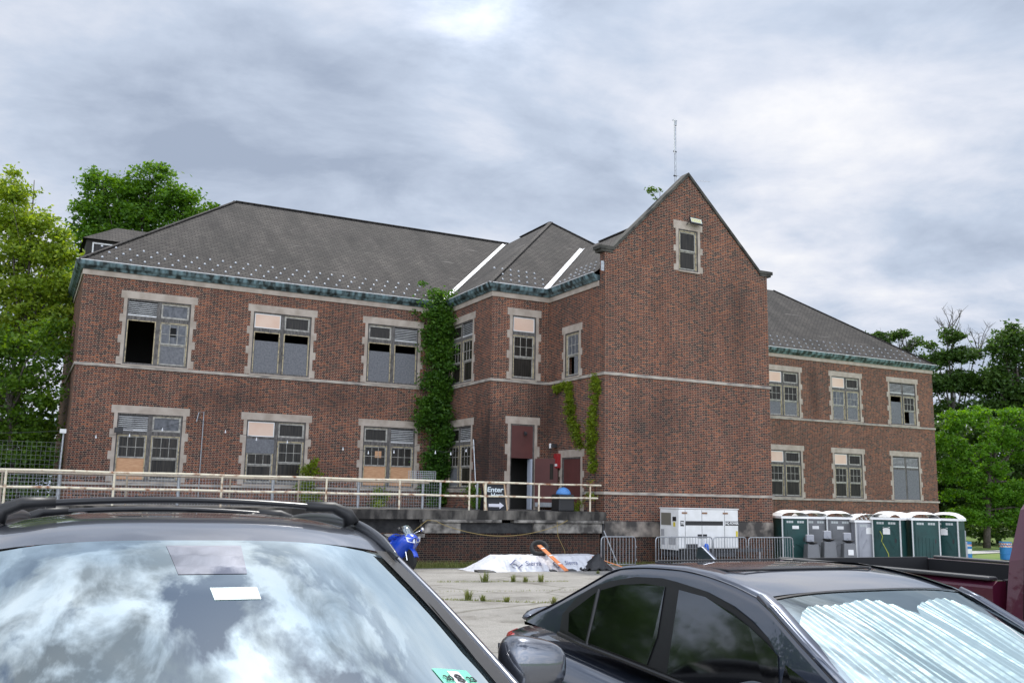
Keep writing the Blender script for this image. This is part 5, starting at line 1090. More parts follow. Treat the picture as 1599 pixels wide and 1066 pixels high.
for s_ in (-1, 1):
    mir = lambda L_, d=0: [((-s_)*(x-d) if True else x, y, z+zo) for x, y, z in L_]
    sg_ = lambda L_, d=0: [(s_*(-x+d), y, z+zo) for x, y, z in L_]
    # painted side between the roof edge and the belt
    top = [(-x, y, z) for x, y, z in E1]; bot = [(-.748, -.75, .92), (-.747, -.4, .925), (-.745, -.15, .935), (-.742, 0, .94), (-.738, .144, .95), (-.736, .333, .955), (-.733, .533, .968), (-.727, .817, .985), (-.724, 1.03, .995), (-.722, 1.2, 1.0), (-.72, 1.33, 1.01), (-.718, 1.5, 1.02), (-.716, 1.7, 1.03), (-.71, 1.9, 1.04)]
    adj = lambda dx, dz: sg_([(x+dx, y, z+dz) for x, y, z in top])
    b = MB(); b.grid([adj(.060, .018), adj(.036, .016), adj(.014, .008), adj(.002, -.012), adj(-.006, -.036), sg_(bot)]); b.build('cabin_side', P_SED, SED, smooth=True, local=True)
    b = MB(); fo = sg_(frame_o, .004); bo = sg_(belt_o, .004)
    b.poly(fo+bo[:-1]); b.build('window_frame', M_TRIM, SED, local=True)
    for G_ in (quarter, rearg, frontg, trig):
        b = MB(); b.poly(sg_(G_, .009)); b.build('side_window', G_SIDE, SED, local=True)
    b = MB(); b.tube(sg_([(x-.006, y, z-.006) for x, y, z in belt_o], .004), .012, 6); b.build('belt_moulding', M_TRIM, SED, smooth=True, local=True)
    b = MB(); b.tube(sg_([(x-.004, y, z+.006) for x, y, z in E1[:4]], 0), .016, 8); b.build('windscreen_pillar', P_SED, SED, smooth=True, local=True)
    b = MB(); b.tube(sg_([(-.648, 1.174, 1.285), (-.724, 1.172, 1.0)], .006), .011, 6); b.build('divider_bar', M_TRIM, SED, local=True)
lower_body([(-1.95, .55, .58, .02, .25), (-1.90, .68, .66, .04, .22), (-1.7, .78, .76, .05, .2), (-1.35, .82, .84, .06, .18), (-.95, .845, .93, .05, .18), (-.5, .85, .955, 0, .18), (.2, .86, .965, 0, .18), (.8, .86, .99, 0, .18), (1.3, .865, 1.02, 0, .18), (1.65, .86, 1.04, .01, .2), (1.9, .83, 1.05, .02, .22), (2.08, .77, 1.06, .02, .25), (2.18, .68, 1.03, .0, .3), (2.22, .60, .95, 0, .34)], 'body', P_SED, SED)
b = MB(); b.tube(lerp_curve([(-.64, 1.98, 1.045+zo), (-.5, 2.08, 1.075+zo), (0, 2.14, 1.09+zo), (.5, 2.08, 1.075+zo), (.64, 1.98, 1.045+zo)], 5), .022, 8, sz=.7, sx=1.8); b.build('boot_spoiler', P_SED, SED, smooth=True, local=True)
for s_ in (-1, 1):
    b = MB(); b.hexa([(s_*.66, 2.02, .86+zo), (s_*.80, 1.98, .86+zo), (s_*.715, 2.16, .85+zo), (s_*.58, 2.22, .86+zo), (s_*.66, 2.02, .965+zo), (s_*.77, 1.97, .95+zo), (s_*.70, 2.14, .95+zo), (s_*.58, 2.21, .965+zo)]); b.build('tail_light', M_LAMPR, SED, local=True, bevel=.02)
    b = MB(); b.tube([(s_*.868, .30, .80+zo), (s_*.885, .36, .81+zo), (s_*.885, .48, .815+zo), (s_*.868, .54, .81+zo)], .012, 6); b.build('door_handle', M_CHROME, SED, local=True, smooth=True)
    b = MB(); b.hexa([(s_*.45, -1.93, .55), (s_*.72, -1.80, .55), (s_*.74, -1.6, .6), (s_*.6, -1.6, .6), (s_*.45, -1.92, .66), (s_*.70, -1.79, .68), (s_*.72, -1.6, .74), (s_*.6, -1.6, .74)]); b.build('headlight', M_HEAD, SED, local=True, bevel=.02)
mirror(SED, 'wing_mirror', (-.89, -.24, 1.005+zo), .10, .075, .062, P_SED, -1); mirror(SED, 'wing_mirror', (.89, -.24, 1.005+zo), .10, .075, .062, P_SED, 1)
for x in (-.76, .76):
    for y in (-1.2, 1.35): wheel(SED, x, y, .31, .19)
b = MB(); b.prism([(-.012, 1.0, 1.435+zo), (-.012, 1.18, 1.435+zo), (-.006, 1.17, 1.50+zo), (-.006, 1.13, 1.505+zo)], (.024, 0, 0)); b.build('fin_aerial', P_SED, SED, local=True, bevel=.005)
b = MB(); b.tube([(s_, .545, z+zo) for s_, z in ((-.865, .78), (-.87, .5), (-.85, .3))], .004, 4); b.build('door_seam', M_TRIM, SED, local=True)

# ---- maroon pickup behind, right
TK = thing('pickup_truck', (6.70, 4.18, gz(6.7, 4.2)+.05), 'maroon pickup truck with an open black-lined bed, cut off by the right edge', 'pickup truck', rz=-.045)
zo = 0; zr_ = 1.36
for s_ in (-1, 1):
    b = MB(); st = [(s_*.98, .55), (s_*1.0, .8), (s_*.985, 1.02), (s_*.955, 1.12), (s_*.95, 1.30), (s_*.90, 1.335), (s_*.82, 1.335), (s_*.82, .75)]
    b.grid([[(x, y, z) for x, z in st] for y in (.02, .3, .7, 1.2, 1.7, 2.14)]); b.poly([(x, .02, z) for x, z in st]); b.poly([(x, 2.14, z) for x, z in st][::-1]); b.build('bed_side', P_TRK, TK, smooth=False, local=True, bevel=.012)
    b = MB(); b.box(*sorted((s_*.865, s_*.955)), .04, 2.12, 1.337, 1.362); b.build('rail_cap', mat('rail_cap_black', (.035, .037, .04), .5), TK, local=True, bevel=.012)
    b = MB(); b.box(*sorted((s_*.79, s_*.815)), .05, 2.1, .72, 1.335); b.build('bed_liner', M_PLB, TK, local=True)
b = MB(); b.box(-.80, .80, .03, 2.14, .68, .72); b.box(-.80, .80, .03, .06, .72, 1.34); b.build('bed_floor', M_PLB, TK, local=True)
b = MB(); b.box(-.86, .86, 2.145, 2.20, .66, 1.34); b.build('tailgate', P_TRK, TK, local=True, bevel=.012)
b = MB(); b.box(-.80, .80, 2.11, 2.142, .72, 1.35); b.build('tailgate_liner', M_PLB, TK, local=True)
cabst = [(-.06, .955, 1.06, .74, 1.88), (-.25, .96, 1.07, .75, 1.93), (-1.2, .96, 1.07, .77, 1.95), (-1.55, .96, 1.06, .80, 1.88), (-2.35, .94, 1.02, .90, 1.10)]
b = MB(); rows = []
for y, wb_, zb_, wt_, ztp in cabst:
    pr = [(.97, .5), (.99, .8), (wb_, zb_), (wb_*.5+wt_*.5+.03, (zb_+ztp)/2), (wt_, ztp-.08), (wt_-.08, ztp), (0, ztp+.03)]
    rows.append([(-x, y, z) for x, z in pr]+[(x, y, z) for x, z in pr[::-1][1:]])
b.grid(rows); b.poly(rows[0]); b.build('cab', P_TRK, TK, smooth=False, local=True, bevel=.05)
b = MB(); b.hexa([(-.66, -.04, 1.34), (.66, -.04, 1.34), (.66, -.03, 1.34), (-.66, -.03, 1.34), (-.60, -.05, 1.78), (.60, -.05, 1.78), (.60, -.04, 1.78), (-.60, -.04, 1.78)]); b.build('rear_window', G_SIDE, TK, local=True)
b = MB(); b.grid([[(-.72, -1.60, 1.88), (.72, -1.60, 1.88)], [(-.80, -2.32, 1.16), (.80, -2.32, 1.16)]]); b.build('windscreen', G_SIDE, TK, local=True)
for s_ in (-1, 1):
    for y0_, y1_ in ((-.95, -.2), (-1.75, -1.05)):
        b = MB(); b.hexa([(s_*.962, y0_, 1.12), (s_*.962, y1_, 1.12), (s_*.95, y1_, 1.12), (s_*.95, y0_, 1.12), (s_*.885, y0_, 1.78), (s_*.885, y1_, 1.78), (s_*.87, y1_, 1.78), (s_*.87, y0_, 1.78)]); b.build('side_window', G_SIDE, TK, local=True)
    b = MB(); b.tube([(s_*.98, -.32, .985), (s_*1.015, -.36, .99), (s_*1.015, -.50, .99), (s_*.98, -.54, .985)], .018, 8); b.build('door_handle', M_PLB, TK, local=True, smooth=True)
    b = MB(); b.box(*sorted((s_*.9, s_*.97)), 2.1, 2.18, .8, 1.2); b.build('tail_light', M_LAMPR, TK, local=True, bevel=.01)
lower_body([(-3.5, .80, .95, .02, .4), (-3.4, .92, 1.02, .03, .35), (-2.9, .97, 1.06, .05, .35), (-2.35, .97, 1.08, .04, .35), (-1.5, .97, .9, 0, .35), (0, .97, .6, 0, .35)], 'bonnet', P_TRK, TK)
for x in (-.85, .85):
    for y in (-2.65, 1.15): wheel(TK, x, y, .38, .24)

# ---------------------------------------------------------------- blue motorcycle
def moto():
    t = thing('motorcycle', (11.35, 29.0, gz(11.6, 29)), 'blue faired sports motorcycle parked nose-out by the terrace wall', 'motorcycle', rz=R(12))
    BL = mat('bike_blue', (.012, .07, .55), .3, coat=1); W = MATS['tyre_rubber']
    def whl(y, r, w):
        b = MB(); b.lathe([(r*.70, -w*.35), (r*.9, -w/2), (r, -w*.2), (r, w*.2), (r*.9, w/2), (r*.70, w*.35)], (0, y, r), 28, 'x'); o = b.build('wheel', W, t, smooth=True, local=True)
        b = MB(); b.lathe([(r*.68, -.02), (r*.68, .02)], (0, y, r), 20, 'x'); b.build('rim', M_STEEL, o, local=True)
    whl(0, .31, .12); whl(1.42, .31, .17)
    # front fender, forks
    b = MB(); b.grid([[(.075*s_, -.36*math.cos(a), .31+.36*math.sin(a)-.02*abs(s_)) for s_ in (-1, -.5, 0, .5, 1)] for a in [R(20+i*13) for i in range(10)]]); b.build('front_fender', BL, t, smooth=True, local=True, solid=.01)
    for s_ in (-1, 1):
        b = MB(); b.tube([(.09*s_, .0, .31), (.09*s_, .24, .92)], .026, 8); b.build('fork', M_CHROME, t, local=True)
    # fairing: lofted nose and flanks
    secs = [(-.24, .10, .80, .95), (-.16, .22, .72, 1.02), (.0, .31, .62, 1.08), (.18, .34, .40, 1.06), (.40, .34, .26, .98), (.62, .30, .24, .90), (.85, .24, .30, .86)]
    b = MB(); rows = []
    for y, w, z0, z1 in secs:
        row = []
        for i in range(15):
            a = -math.pi*.5+math.pi*2*i/14; row.append((w*math.cos(a)*(1 if math.sin(a) < .3 else .86), y, (z0+z1)/2+(z1-z0)/2*math.sin(a)))
        rows.append(row)
    b.grid(rows); b.poly(rows[0]); b.poly(rows[-1][::-1]); b.build('fairing', BL, t, smooth=True, local=True, weld=True)
    for s_ in (-1, 1):
        b = MB(); b.hexa([(s_*.02, -.27, .80), (s_*.22, -.17, .84), (s_*.20, -.12, .84), (s_*.02, -.22, .80), (s_*.02, -.255, .91), (s_*.25, -.13, .98), (s_*.22, -.08, .98), (s_*.02, -.20, .91)]); b.build('headlight', M_HEAD, t, local=True)
        b = MB(); b.tube([(s_*.17, .05, 1.06), (s_*.34, .0, 1.15)], .012, 6); b.lathe([(.02, -.05), (.06, -.03), (.06, .03), (.02, .05)], (s_*.40, .0, 1.17), 12, 'x'); b.build('mirror', M_CHROME if s_ > 0 else M_PLB, t, local=True, smooth=True)
        b = MB(); b.tube([(s_*.12, .25, .98), (s_*.33, .34, 1.0)], .016, 6); b.build('handlebar', M_STEEL, t, local=True)
        b = MB(); b.tube([(s_*.15, .9, .40), (s_*.2, 1.3, .42), (s_*.21, 1.7, .52)], [.04, .05, .055], 10); b.build('exhaust', M_CHROME, t, local=True, smooth=True)
    b = MB(); b.grid([[(.21*u_*(1-.25*v_), -.12+.32*v_+.06*u_*u_, 1.00+.28*v_-.04*u_*u_) for u_ in (-1, -.5, 0, .5, 1)] for v_ in (0, .33, .66, 1)]); b.build('windscreen', refl_glass('screen_tint', (.10, .11, .12), .25), t, smooth=True, local=True, solid=.006)
    b = MB(); rows = []
    for y, w, z0, z1 in ((.55, .14, .82, 1.0), (.75, .19, .80, 1.03), (.95, .16, .78, .96), (1.0, .12, .78, .90)):
        rows.append([(w*math.cos(2*math.pi*i/12), y, (z0+z1)/2+(z1-z0)/2*math.sin(2*math.pi*i/12)) for i in range(13)])
    b.grid(rows); b.poly(rows[0]); b.poly(rows[-1][::-1]); b.build('tank', BL, t, smooth=True, local=True, weld=True)
    b = MB(); b.grid([[(x, y, z) for x in (-.14, -.07, .07, .14)] for y, z in ((.98, .86), (1.2, .84), (1.4, .90), (1.65, .95))]); b.build('seat', M_PLB, t, smooth=True, local=True, solid=.07)
    b = MB(); b.hexa([(-.12, 1.15, .72), (.12, 1.15, .72), (.07, 1.8, .86), (-.07, 1.8, .86), (-.13, 1.15, .82), (.13, 1.15, .82), (.08, 1.82, .95), (-.08, 1.82, .95)]); b.build('tail_fairing', BL, t, local=True, bevel=.02)
    b = MB(); b.box(-.16, .16, .45, .95, .28, .62); b.build('engine', M_STEEL, t, local=True, bevel=.03)
    b = MB(); b.tube([(-.12, .9, .3), (-.3, .85, .0)], .014, 6); b.build('side_stand', M_STEEL, t, local=True)
moto(); bpy.data.objects['motorcycle'].scale = (1.12, 1.12, 1.12)

# ---------------------------------------------------------------- tarpaulin heap and what lies on it
ZT = gz(16, 29)
def tarp_extra(m, nt, p, N, L):
    tc = N('ShaderNodeTexCoord'); n = N('ShaderNodeTexNoise'); n.inputs['Scale'].default_value = 4; n.inputs['Detail'].default_value = 6; L(tc.outputs['Object'], n.inputs['Vector'])
    bb = N('ShaderNodeBump'); bb.inputs['Strength'].default_value = .8; bb.inputs['Distance'].default_value = .08; L(n.outputs[0], bb.inputs['Height']); L(bb.outputs[0], p.inputs['Normal'])
M_TARP = mat('white_tarp', (.56, .57, .60), .5, extra=tarp_extra)
t = thing('tarp_covered_stack', (16.2, 29, ZT), 'long low stack under a white printed tarpaulin on the lot before the terrace wall', 'tarpaulin')
from mathutils import noise as mn
def tarp_z(u, v):   # u along 0..1, v across 0..1 (0 near viewer)
    ed = max(0, min(1, min((u-.01)/.17, (.99-u)/.13))); ev = max(0, min(1, min((v-.02)/.32, (1-v)/.2)))
    h = .47*min(1, ed*1.02)*min(1, ev)**.85
    w = min(1, h*5)*(1-h/.6)
    return ZT+.012+h+.05*w*abs(mn.noise(Vector((u*38+v*3, v*2, 3))))+.02*mn.noise(Vector((u*9, v*3, 0)))*min(1, h*6)+.012*mn.noise(Vector((u*60, v*14, 9)))
def tarp_p(u, v): return (13.35+5.55*u+.06*mn.noise(Vector((u*9, v*3, 7))), 28.05+1.7*v+.16*mn.noise(Vector((u*26, v, 1)))*(1-v), tarp_z(u, v))
b = MB(); b.grid([[tarp_p(i/170, j/36) for j in range(37)] for i in range(171)]); b.build('sheet', M_TARP, t, smooth=True, solid=.006)
b = MB()
for x0_, x1_ in ((13.3, 13.9), (15.95, 16.15), (16.6, 16.9), (17.4, 17.9)): b.hexa([(x0_, 27.95, ZT+.004), (x1_, 27.9, ZT+.004), (x1_, 28.3, ZT+.004), (x0_, 28.3, ZT+.004), (x0_, 27.97, ZT+.06), (x1_, 27.92, ZT+.05), (x1_, 28.3, ZT+.1), (x0_, 28.3, ZT+.1)])
b.build('black_underlay', M_PLB, t)
M_INK = mat('print_blue', (.06, .075, .18), .6)
def tarp_print(u0, v0, sc_):
    # interlocked square mark and the word, laid on the sloping near face
    o0 = Vector(tarp_p(u0, v0)); 
    rx_ = R(52)
    for dx, dz, ang_ in ((-.42*sc_, .0, 45), (-.30*sc_, .02, 45)):
        pass
    b = MB()
    def pt(a, h_): return (o0.x+a, o0.y-.10+h_*math.cos(rx_)*.9, o0.z+h_*math.sin(rx_)+.035)
    for (a0, h0), (a1, h1) in (((-.50, 0), (-.30, .16)), ((-.30, .16), (-.14, 0)), ((-.50, 0), (-.34, -.14)), ((-.34, -.14), (-.14, 0)), ((-.42, .05), (-.25, -.03))):
        b.bar(pt(a0*sc_, h0*sc_), pt(a1*sc_, h1*sc_), .05*sc_, .004)
    b.build('printed_mark', M_INK, t)
    text('lettering', 'Sierra', .20*sc_, M_INK, t, Vector(pt(.20*sc_, .03*sc_))-t.location, (rx_, 0, 0), .003)
    text('lettering', 'PACIFIC' if False else '___', .05*sc_, M_INK, t, Vector(pt(.28*sc_, -.08*sc_))-t.location, (rx_, 0, 0), .003)
tarp_print(.33, .13, 1.25); tarp_print(.60, .13, 1.05)
b = MB(); b.tube([(.26*math.cos(2*math.pi*i/28), .26*math.sin(2*math.pi*i/28), 0) for i in range(29)], .075, 10, cap=False, sz=1.25)
o = b.build('tyre', M_TYRE, None, local=True); o.location = (15.98, 28.85, ZT+.72); o.rotation_euler = (R(48), R(6), R(-30)); tag(o, 'black car tyre leaning on top of the white tarpaulin behind the orange plank', 'tyre')
M_OR = mat('safety_orange', (.75, .20, .05), .6, b2=(.62, .26, .12), nscale=6)
def plank(name, p, q, w, label):
    t = thing(name, p, label, 'plank'); p = Vector(p); q = Vector(q); b = MB(); b.bar(p, q, w, .035); b.build('board', M_OR, t, bevel=.005)
    for f_ in (.12, .4, .72):
        b = MB(); a_ = p.lerp(q, f_); c_ = p.lerp(q, f_+.035); b.bar(a_+Vector((0, -.0, .002)), c_+Vector((0, 0, .002)), w*.98, .038); b.build('stripe', M_WHITE, t)
    return t
plank('barrier_plank', (15.80, 28.55, ZT+.84), (16.42, 27.75, ZT+.05), .29, 'orange barrier plank leaning steeply over the tyre and tarpaulin')
plank('barrier_plank', (17.85, 28.45, ZT+.45), (19.0, 28.0, ZT+.06), .22, 'orange barrier plank lying low on the right end of the tarpaulin')
b = MB(); n_ = 16
b.grid([[(17.15+1.2*i/n_, 27.85+.7*j/n_, ZT+.05+.50*max(0, 1-abs((i/n_-.6)*2.2))*max(0, 1-((j/n_-.5)*2)**2)+.13*mn.noise(Vector((i*.55, j*.5, 4)))+.05*mn.noise(Vector((i*1.3, j*1.2, 8)))) for j in range(n_+1)] for i in range(n_+1)])
tag(b.build('black_sheet', mat('black_sheet', (.02, .02, .022), .45), None, smooth=True, solid=.006), 'crumpled black plastic sheet at the right end of the tarpaulin', 'plastic sheet')
b = MB(); b.tube([(19.70, 30.6, .62), (20.15, 30.3, -.66)], .022, 6); tag(b.build('loose_pole', M_GALV), 'grey metal pole leaning in the corner behind the leftmost crowd barrier', 'pole')

# ---------------------------------------------------------------- crowd barriers
def barrier(x0_, x1_, y, label, skew=0):
    z0 = gz(x0_, y); t = thing('crowd_barrier', ((x0_+x1_)/2, y, z0), label, 'barrier', 'steel crowd barriers in front of the gable'); r_ = .12; zt_ = z0+1.12; zb_ = z0+.17
    P = [(x0_, y, z0), (x0_, y, zt_-r_)]+[(x0_+r_-r_*math.cos(a), y, zt_-r_+r_*math.sin(a)) for a in (R(30), R(60), R(90))]+[(x1_-r_+r_*math.sin(a), y, zt_-r_+r_*math.cos(a)) for a in (0, R(30), R(60), R(90))]+[(x1_, y, z0)]
    b = MB(); b.tube(P, .021, 8); b.tube([(x0_, y, zb_), (x1_, y, zb_)], .018, 6); b.build('frame', M_GALV, t, smooth=True)
    n = int((x1_-x0_)/.125)
    b = MB(); b.tube([(0, 0, 0), (0, 0, zt_-zb_-.01)], .009, 6); p0 = b.build('bar', M_GALV, t, local=True)
    for i in range(1, n):
        o = p0 if i == 1 else p0.copy()
        if i > 1: COL.objects.link(o)
        o.parent = t; o.location = Vector((x0_+(x1_-x0_)*i/n, y, zb_))-t.location
    for x in (x0_, x1_):
        b = MB(); b.box(x-.02, x+.02, y-.28, y+.28, z0, z0+.03); b.build('foot', M_GALV, t)
    for z in (.35, .8):
        b = MB(); b.tube([(x1_, y, z0+z), (x1_+.045, y, z0+z), (x1_+.045, y, z0+z-.06)], .012, 6); b.build('hook', M_GALV, t)
barrier(18.24, 19.67, 28.5, 'leftmost steel crowd barrier, beside the end of the white tarpaulin')
barrier(20.55, 23.10, 28.5, 'widest steel crowd barrier, in front of the left half of the generator')
barrier(23.20, 24.76, 28.55, 'short steel crowd barrier in front of the right half of the generator')
barrier(24.84, 27.05, 28.5, 'rightmost steel crowd barrier, overlapping the first green toilet')

# ---------------------------------------------------------------- towable generator
GN = thing('generator', (23.2, 30, gz(23, 30)), 'large white towable diesel generator parked against the brick gable', 'generator')
ga, gb_, gy = 22.19, 25.05, 29.3; go = ga-.69
b = MB(); b.box(ga, gb_, gy, gy+1.2, 0.0, 1.47); b.build('canopy', M_WHITE, GN, bevel=.04)
b = MB(); b.box(ga-.02, gb_+.02, gy-.02, gy+1.22, 1.475, 1.51); b.build('roof_panel', M_WHITE, GN, bevel=.01)
def endb(y0_, y1_, z0, z1, d, name, m):
    b = MB(); b.box(ga-d-.006, ga-d, gy+y0_, gy+y1_, z0, z1); b.build(name, m, GN)
b = MB(); b.box(ga-.012, ga-.002, gy+.04, gy+1.16, -.05, .78); b.build('control_panel_door', M_WHITE, GN, bevel=.004)
endb(.48, 1.1, .86, 1.32, .004, 'control_panel', mat('olive_panel', (.16, .15, .12), .5))
endb(.16, .38, 1.02, 1.18, .004, 'gauge', M_PLB)
for y0_, z0, z1 in ((.9, .45, .7), (.85, .12, .4), (.42, .14, .4), (.2, .14, .4)): endb(y0_, y0_+.2, z0, z1, .014, 'label_plate', mat('grey_label', (.35, .35, .36), .5))
endb(.22, .34, .82, .98, .004, 'warning_label', mat('warning_yellow', (.62, .50, .03), .5))
ga = go
b = MB(); b.box(gb_-.14, gb_-.05, gy-.012, gy-.002, .42, .66); b.build('warning_label', MATS['warning_yellow'], GN)
for x in (.98, 1.77, 2.86): b = MB(); b.box(ga+x-.006, ga+x+.006, gy-.006, gy-.001, .02, 1.44); b.build('door_seam', M_STEEL, GN)
b = MB(); b.box(ga+1.0, ga+2.78, gy-.008, gy-.001, .87, 1.03); b.build('stripe', M_PLB, GN)
b = MB(); b.box(ga+2.90, ga+3.53, gy-.008, gy-.001, .87, 1.03); b.build('stripe', M_PLB, GN)
b = MB(); b.box(ga+.76, ga+.92, gy-.008, gy-.001, .84, 1.04); b.build('stripe', M_PLB, GN)
text('lettering', 'MQ POWER', .135, M_WHITE, GN, Vector((ga+3.215, gy-.010, .95))-GN.location, (R(90), 0, 0), .002, .004, .88)
text('lettering', '70', .15, M_WHITE, GN, Vector((ga+.84, gy-.010, .94))-GN.location, (R(90), 0, 0), .002, .004)
for x in (1.56, 1.81): b = MB(); b.box(ga+x, ga+x+.19, gy-.012, gy-.001, .40, .54); b.build('latch', M_PLB, GN)
b = MB(); b.box(ga+1.02, ga+1.55, gy-.012, gy-.001, .02, .18); b.build('exhaust_grille', M_STEEL, GN)
for x in (.95, 1.9, 2.9): b = MB(); b.box(ga+x-.12, ga+x+.12, gy-.02, gy-.001, 1.30, 1.36); b.build('hinge', mat('rusty_hinge', (.25, .14, .08), .8), GN)
b = MB(); b.box(ga+.75, gb_+1.4, gy+.2, gy+.3, -.14, -.02); b.box(ga+.75, gb_+.2, gy+.95, gy+1.05, -.14, -.02); b.box(ga+.72, gb_-.05, gy+.1, gy+1.15, -.30, -.15); b.build('trailer_frame', M_STEEL, GN)
for x in (22.55, 23.35):
    b = MB(); b.lathe([(.15, -.1), (.30, -.1), (.33, -.06), (.33, .06), (.30, .1), (.15, .1)], (x, gy+.02, gz(23, 29)+.33), 24, 'y'); o = b.build('wheel', M_TYRE, GN); b = MB(); b.lathe([(.15, -.05), (.15, .05)], (x, gy+.0, gz(23, 29)+.33), 16, 'y'); b.build('rim', M_GALV, o)
b = MB(); b.tube([(26.3, gy+.25, -.1), (26.3, gy+.25, gz(26, 29))], .04, 8); b.build('jockey_leg', M_GALV, GN)
o = MB(); o.lathe([(.07, 0), (.085, .03), (.085, .38), (.05, .44), (.02, .46)], (23.38, gy-.12, -.25), 14); tag(o.build('gas_bottle', mat('bottle_blue', (.01, .12, .62), .4), None), 'small bright blue cylinder standing at the front of the generator', 'gas bottle')

# ---------------------------------------------------------------- portable toilets
def toilet(c, rz, label, m, kind='green', hgt=2.20, w=1.1):
    z0 = gz(c[0], c[1]); t = thing('portable_toilet', (c[0], c[1], z0), label, 'portable toilet', 'portable toilets lined up before the right wing', rz=R(rz)); h = w/2
    b = MB(); b.box(-h, h, -h, h, .12, hgt-.30); b.build('cabin', m, t, local=True, bevel=.03)
    b = MB(); b.box(-h-.03, h+.03, -h-.03, h+.03, 0, .12); b.build('base', M_PLB, t, local=True, bevel=.02)
    # pale corner posts
    for sx in (-1, 1):
        b = MB(); b.box(sx*h-.025, sx*h+.025, -h-.02, -h+.03, .12, hgt-.33); b.build('corner_post', mat('pale_trim', (.55, .56, .55), .5), t, local=True)
    # domed translucent roof
    b = MB(); n = 12; e = .06
    if kind == 'slat':
        b.grid([[((h+e)*(-1+2*i/n), (h+e)*(-1+2*j/n), hgt-.24+.24*(1-abs(-1+2*i/n)**2.6)+.02*((i+j) % 2)) for j in range(n+1)] for i in range(n+1)])
    else:
        b.grid([[((h+e)*(-1+2*i/n), (h+e)*(-1+2*j/n), hgt-.24+.26*(1-abs(-1+2*i/n)**3.2)**.7*(1-.35*abs(-1+2*j/n)**3)) for j in range(n+1)] for i in range(n+1)])
    b.box(-h-e, h+e, -h-e, h+e, hgt-.33, hgt-.238); b.build('roof', M_ROOFW, t, local=True, smooth=False)
    if kind == 'slat':
        for i in range(6):
            x = -h+.1+i*(w-.2)/5
            b = MB(); b.tube([(x, -h-.07, hgt-.2), (x, 0, hgt+.03-.15*(x/h)**2), (x, h+.07, hgt-.2)], .02, 5); b.build('roof_rib', M_ROOFW, t, local=True)
    # door with vents on the near side
    zt_ = hgt-.37
    b = MB(); b.box(-h+.10, h-.10, -h-.028, -h-.001, .18, zt_); DO = b.build('door', m, t, local=True, bevel=.012)
    for sx in (-1, 1):
        for k_ in range(3):
            b = MB(); x = sx*.23+(k_-1)*.10; b.box(x-.042, x+.042, -h-.034, -h-.029, zt_-.14, zt_-.05); b.build('vent', mat('pale_vent', (.42, .45, .44), .6), DO, local=True)
    b = MB()
    if kind == 'ribbed' :
        for k_ in range(5): b.box(-.3+k_*.15-.03, -.3+k_*.15+.03, -h-.045, -h-.028, .35, 1.15)
    elif kind == 'arch' or kind == 'slat':
        P = [(.34*math.cos(a), -h-.034, 1.15+.42*math.sin(a)) for a in [math.pi*i/10 for i in range(11)]]; b.tube(P, .022, 5)
        for sx in (-1, 1): b.bar((sx*.30, -h-.03, .7), (sx*.10, -h-.03, 1.05), .06, .02)
        b.box(-.34, .34, -h-.036, -h-.029, .25, .6)
    else:
        b.box(-.34, .34, -h-.04, -h-.029, 1.02, 1.45); P = [(.34*math.cos(a), -h-.034, .45+.38*math.sin(a)) for a in [math.pi*i/8 for i in range(9)]]; b.tube(P, .02, 5)
    b.build('door_relief', m, DO, local=True)
    b = MB(); b.box(h-.22, h-.16, -h-.05, -h-.029, .95, 1.12); b.build('latch', M_PLB, DO, local=True)
    if kind != 'ribbed':
        b = MB(); b.box(-.13, .15, -h-.038, -h-.03, 1.28, 1.58); b.build('notice', M_WHITE, DO, local=True)
    # side relief
    for sx in (-1, 1):
        b = MB()
        for k_ in range(4): b.box(*sorted((sx*h, sx*(h+.012))), -.38+k_*.22, -.30+k_*.22, .35, 1.5)
        b.build('side_rib', m, t, local=True)
    return t
G_ = M_GREEN
toilet((29.3, 31.0), -22, 'dark green portable toilet next to the gable corner, nearest the generator', G_)
toilet((30.75, 31.3), -24, 'dark grey portable toilet half hidden behind its green neighbour by the gable', M_GREY)
toilet((31.65, 30.75), -26, 'dark grey portable toilet with a white notice, behind the hand-wash stands', M_GREY)
toilet((32.3, 29.75), -28, 'pale grey portable toilet with an arched relief and slatted white roof', M_GREYL, 'slat', 2.08)
t5 = toilet((32.8, 28.85), -62, 'dark green portable toilet turned aside with a yellow streak down its door', G_, 'arch')
b = MB(); b.tube([(-.25, -.592, 1.4), (-.15, -.592, 1.2), (-.2, -.592, 1.0), (.05, -.592, .5), (.08, -.592, .2)], .016, 5); b.build('streak', mat('yellow_streak', (.35, .38, .05), .6), t5, local=True)
toilet((34.6, 30.1), -20, 'dark green portable toilet set back between the streaked one and the ribbed one', G_)
toilet((34.15, 28.4), -30, 'dark green portable toilet showing a ribbed panel, second from the right end', G_, 'ribbed')
toilet((35.3, 28.0), -66, 'dark green portable toilet at the right end of the row, its notice facing the lawn', G_, 'arch')
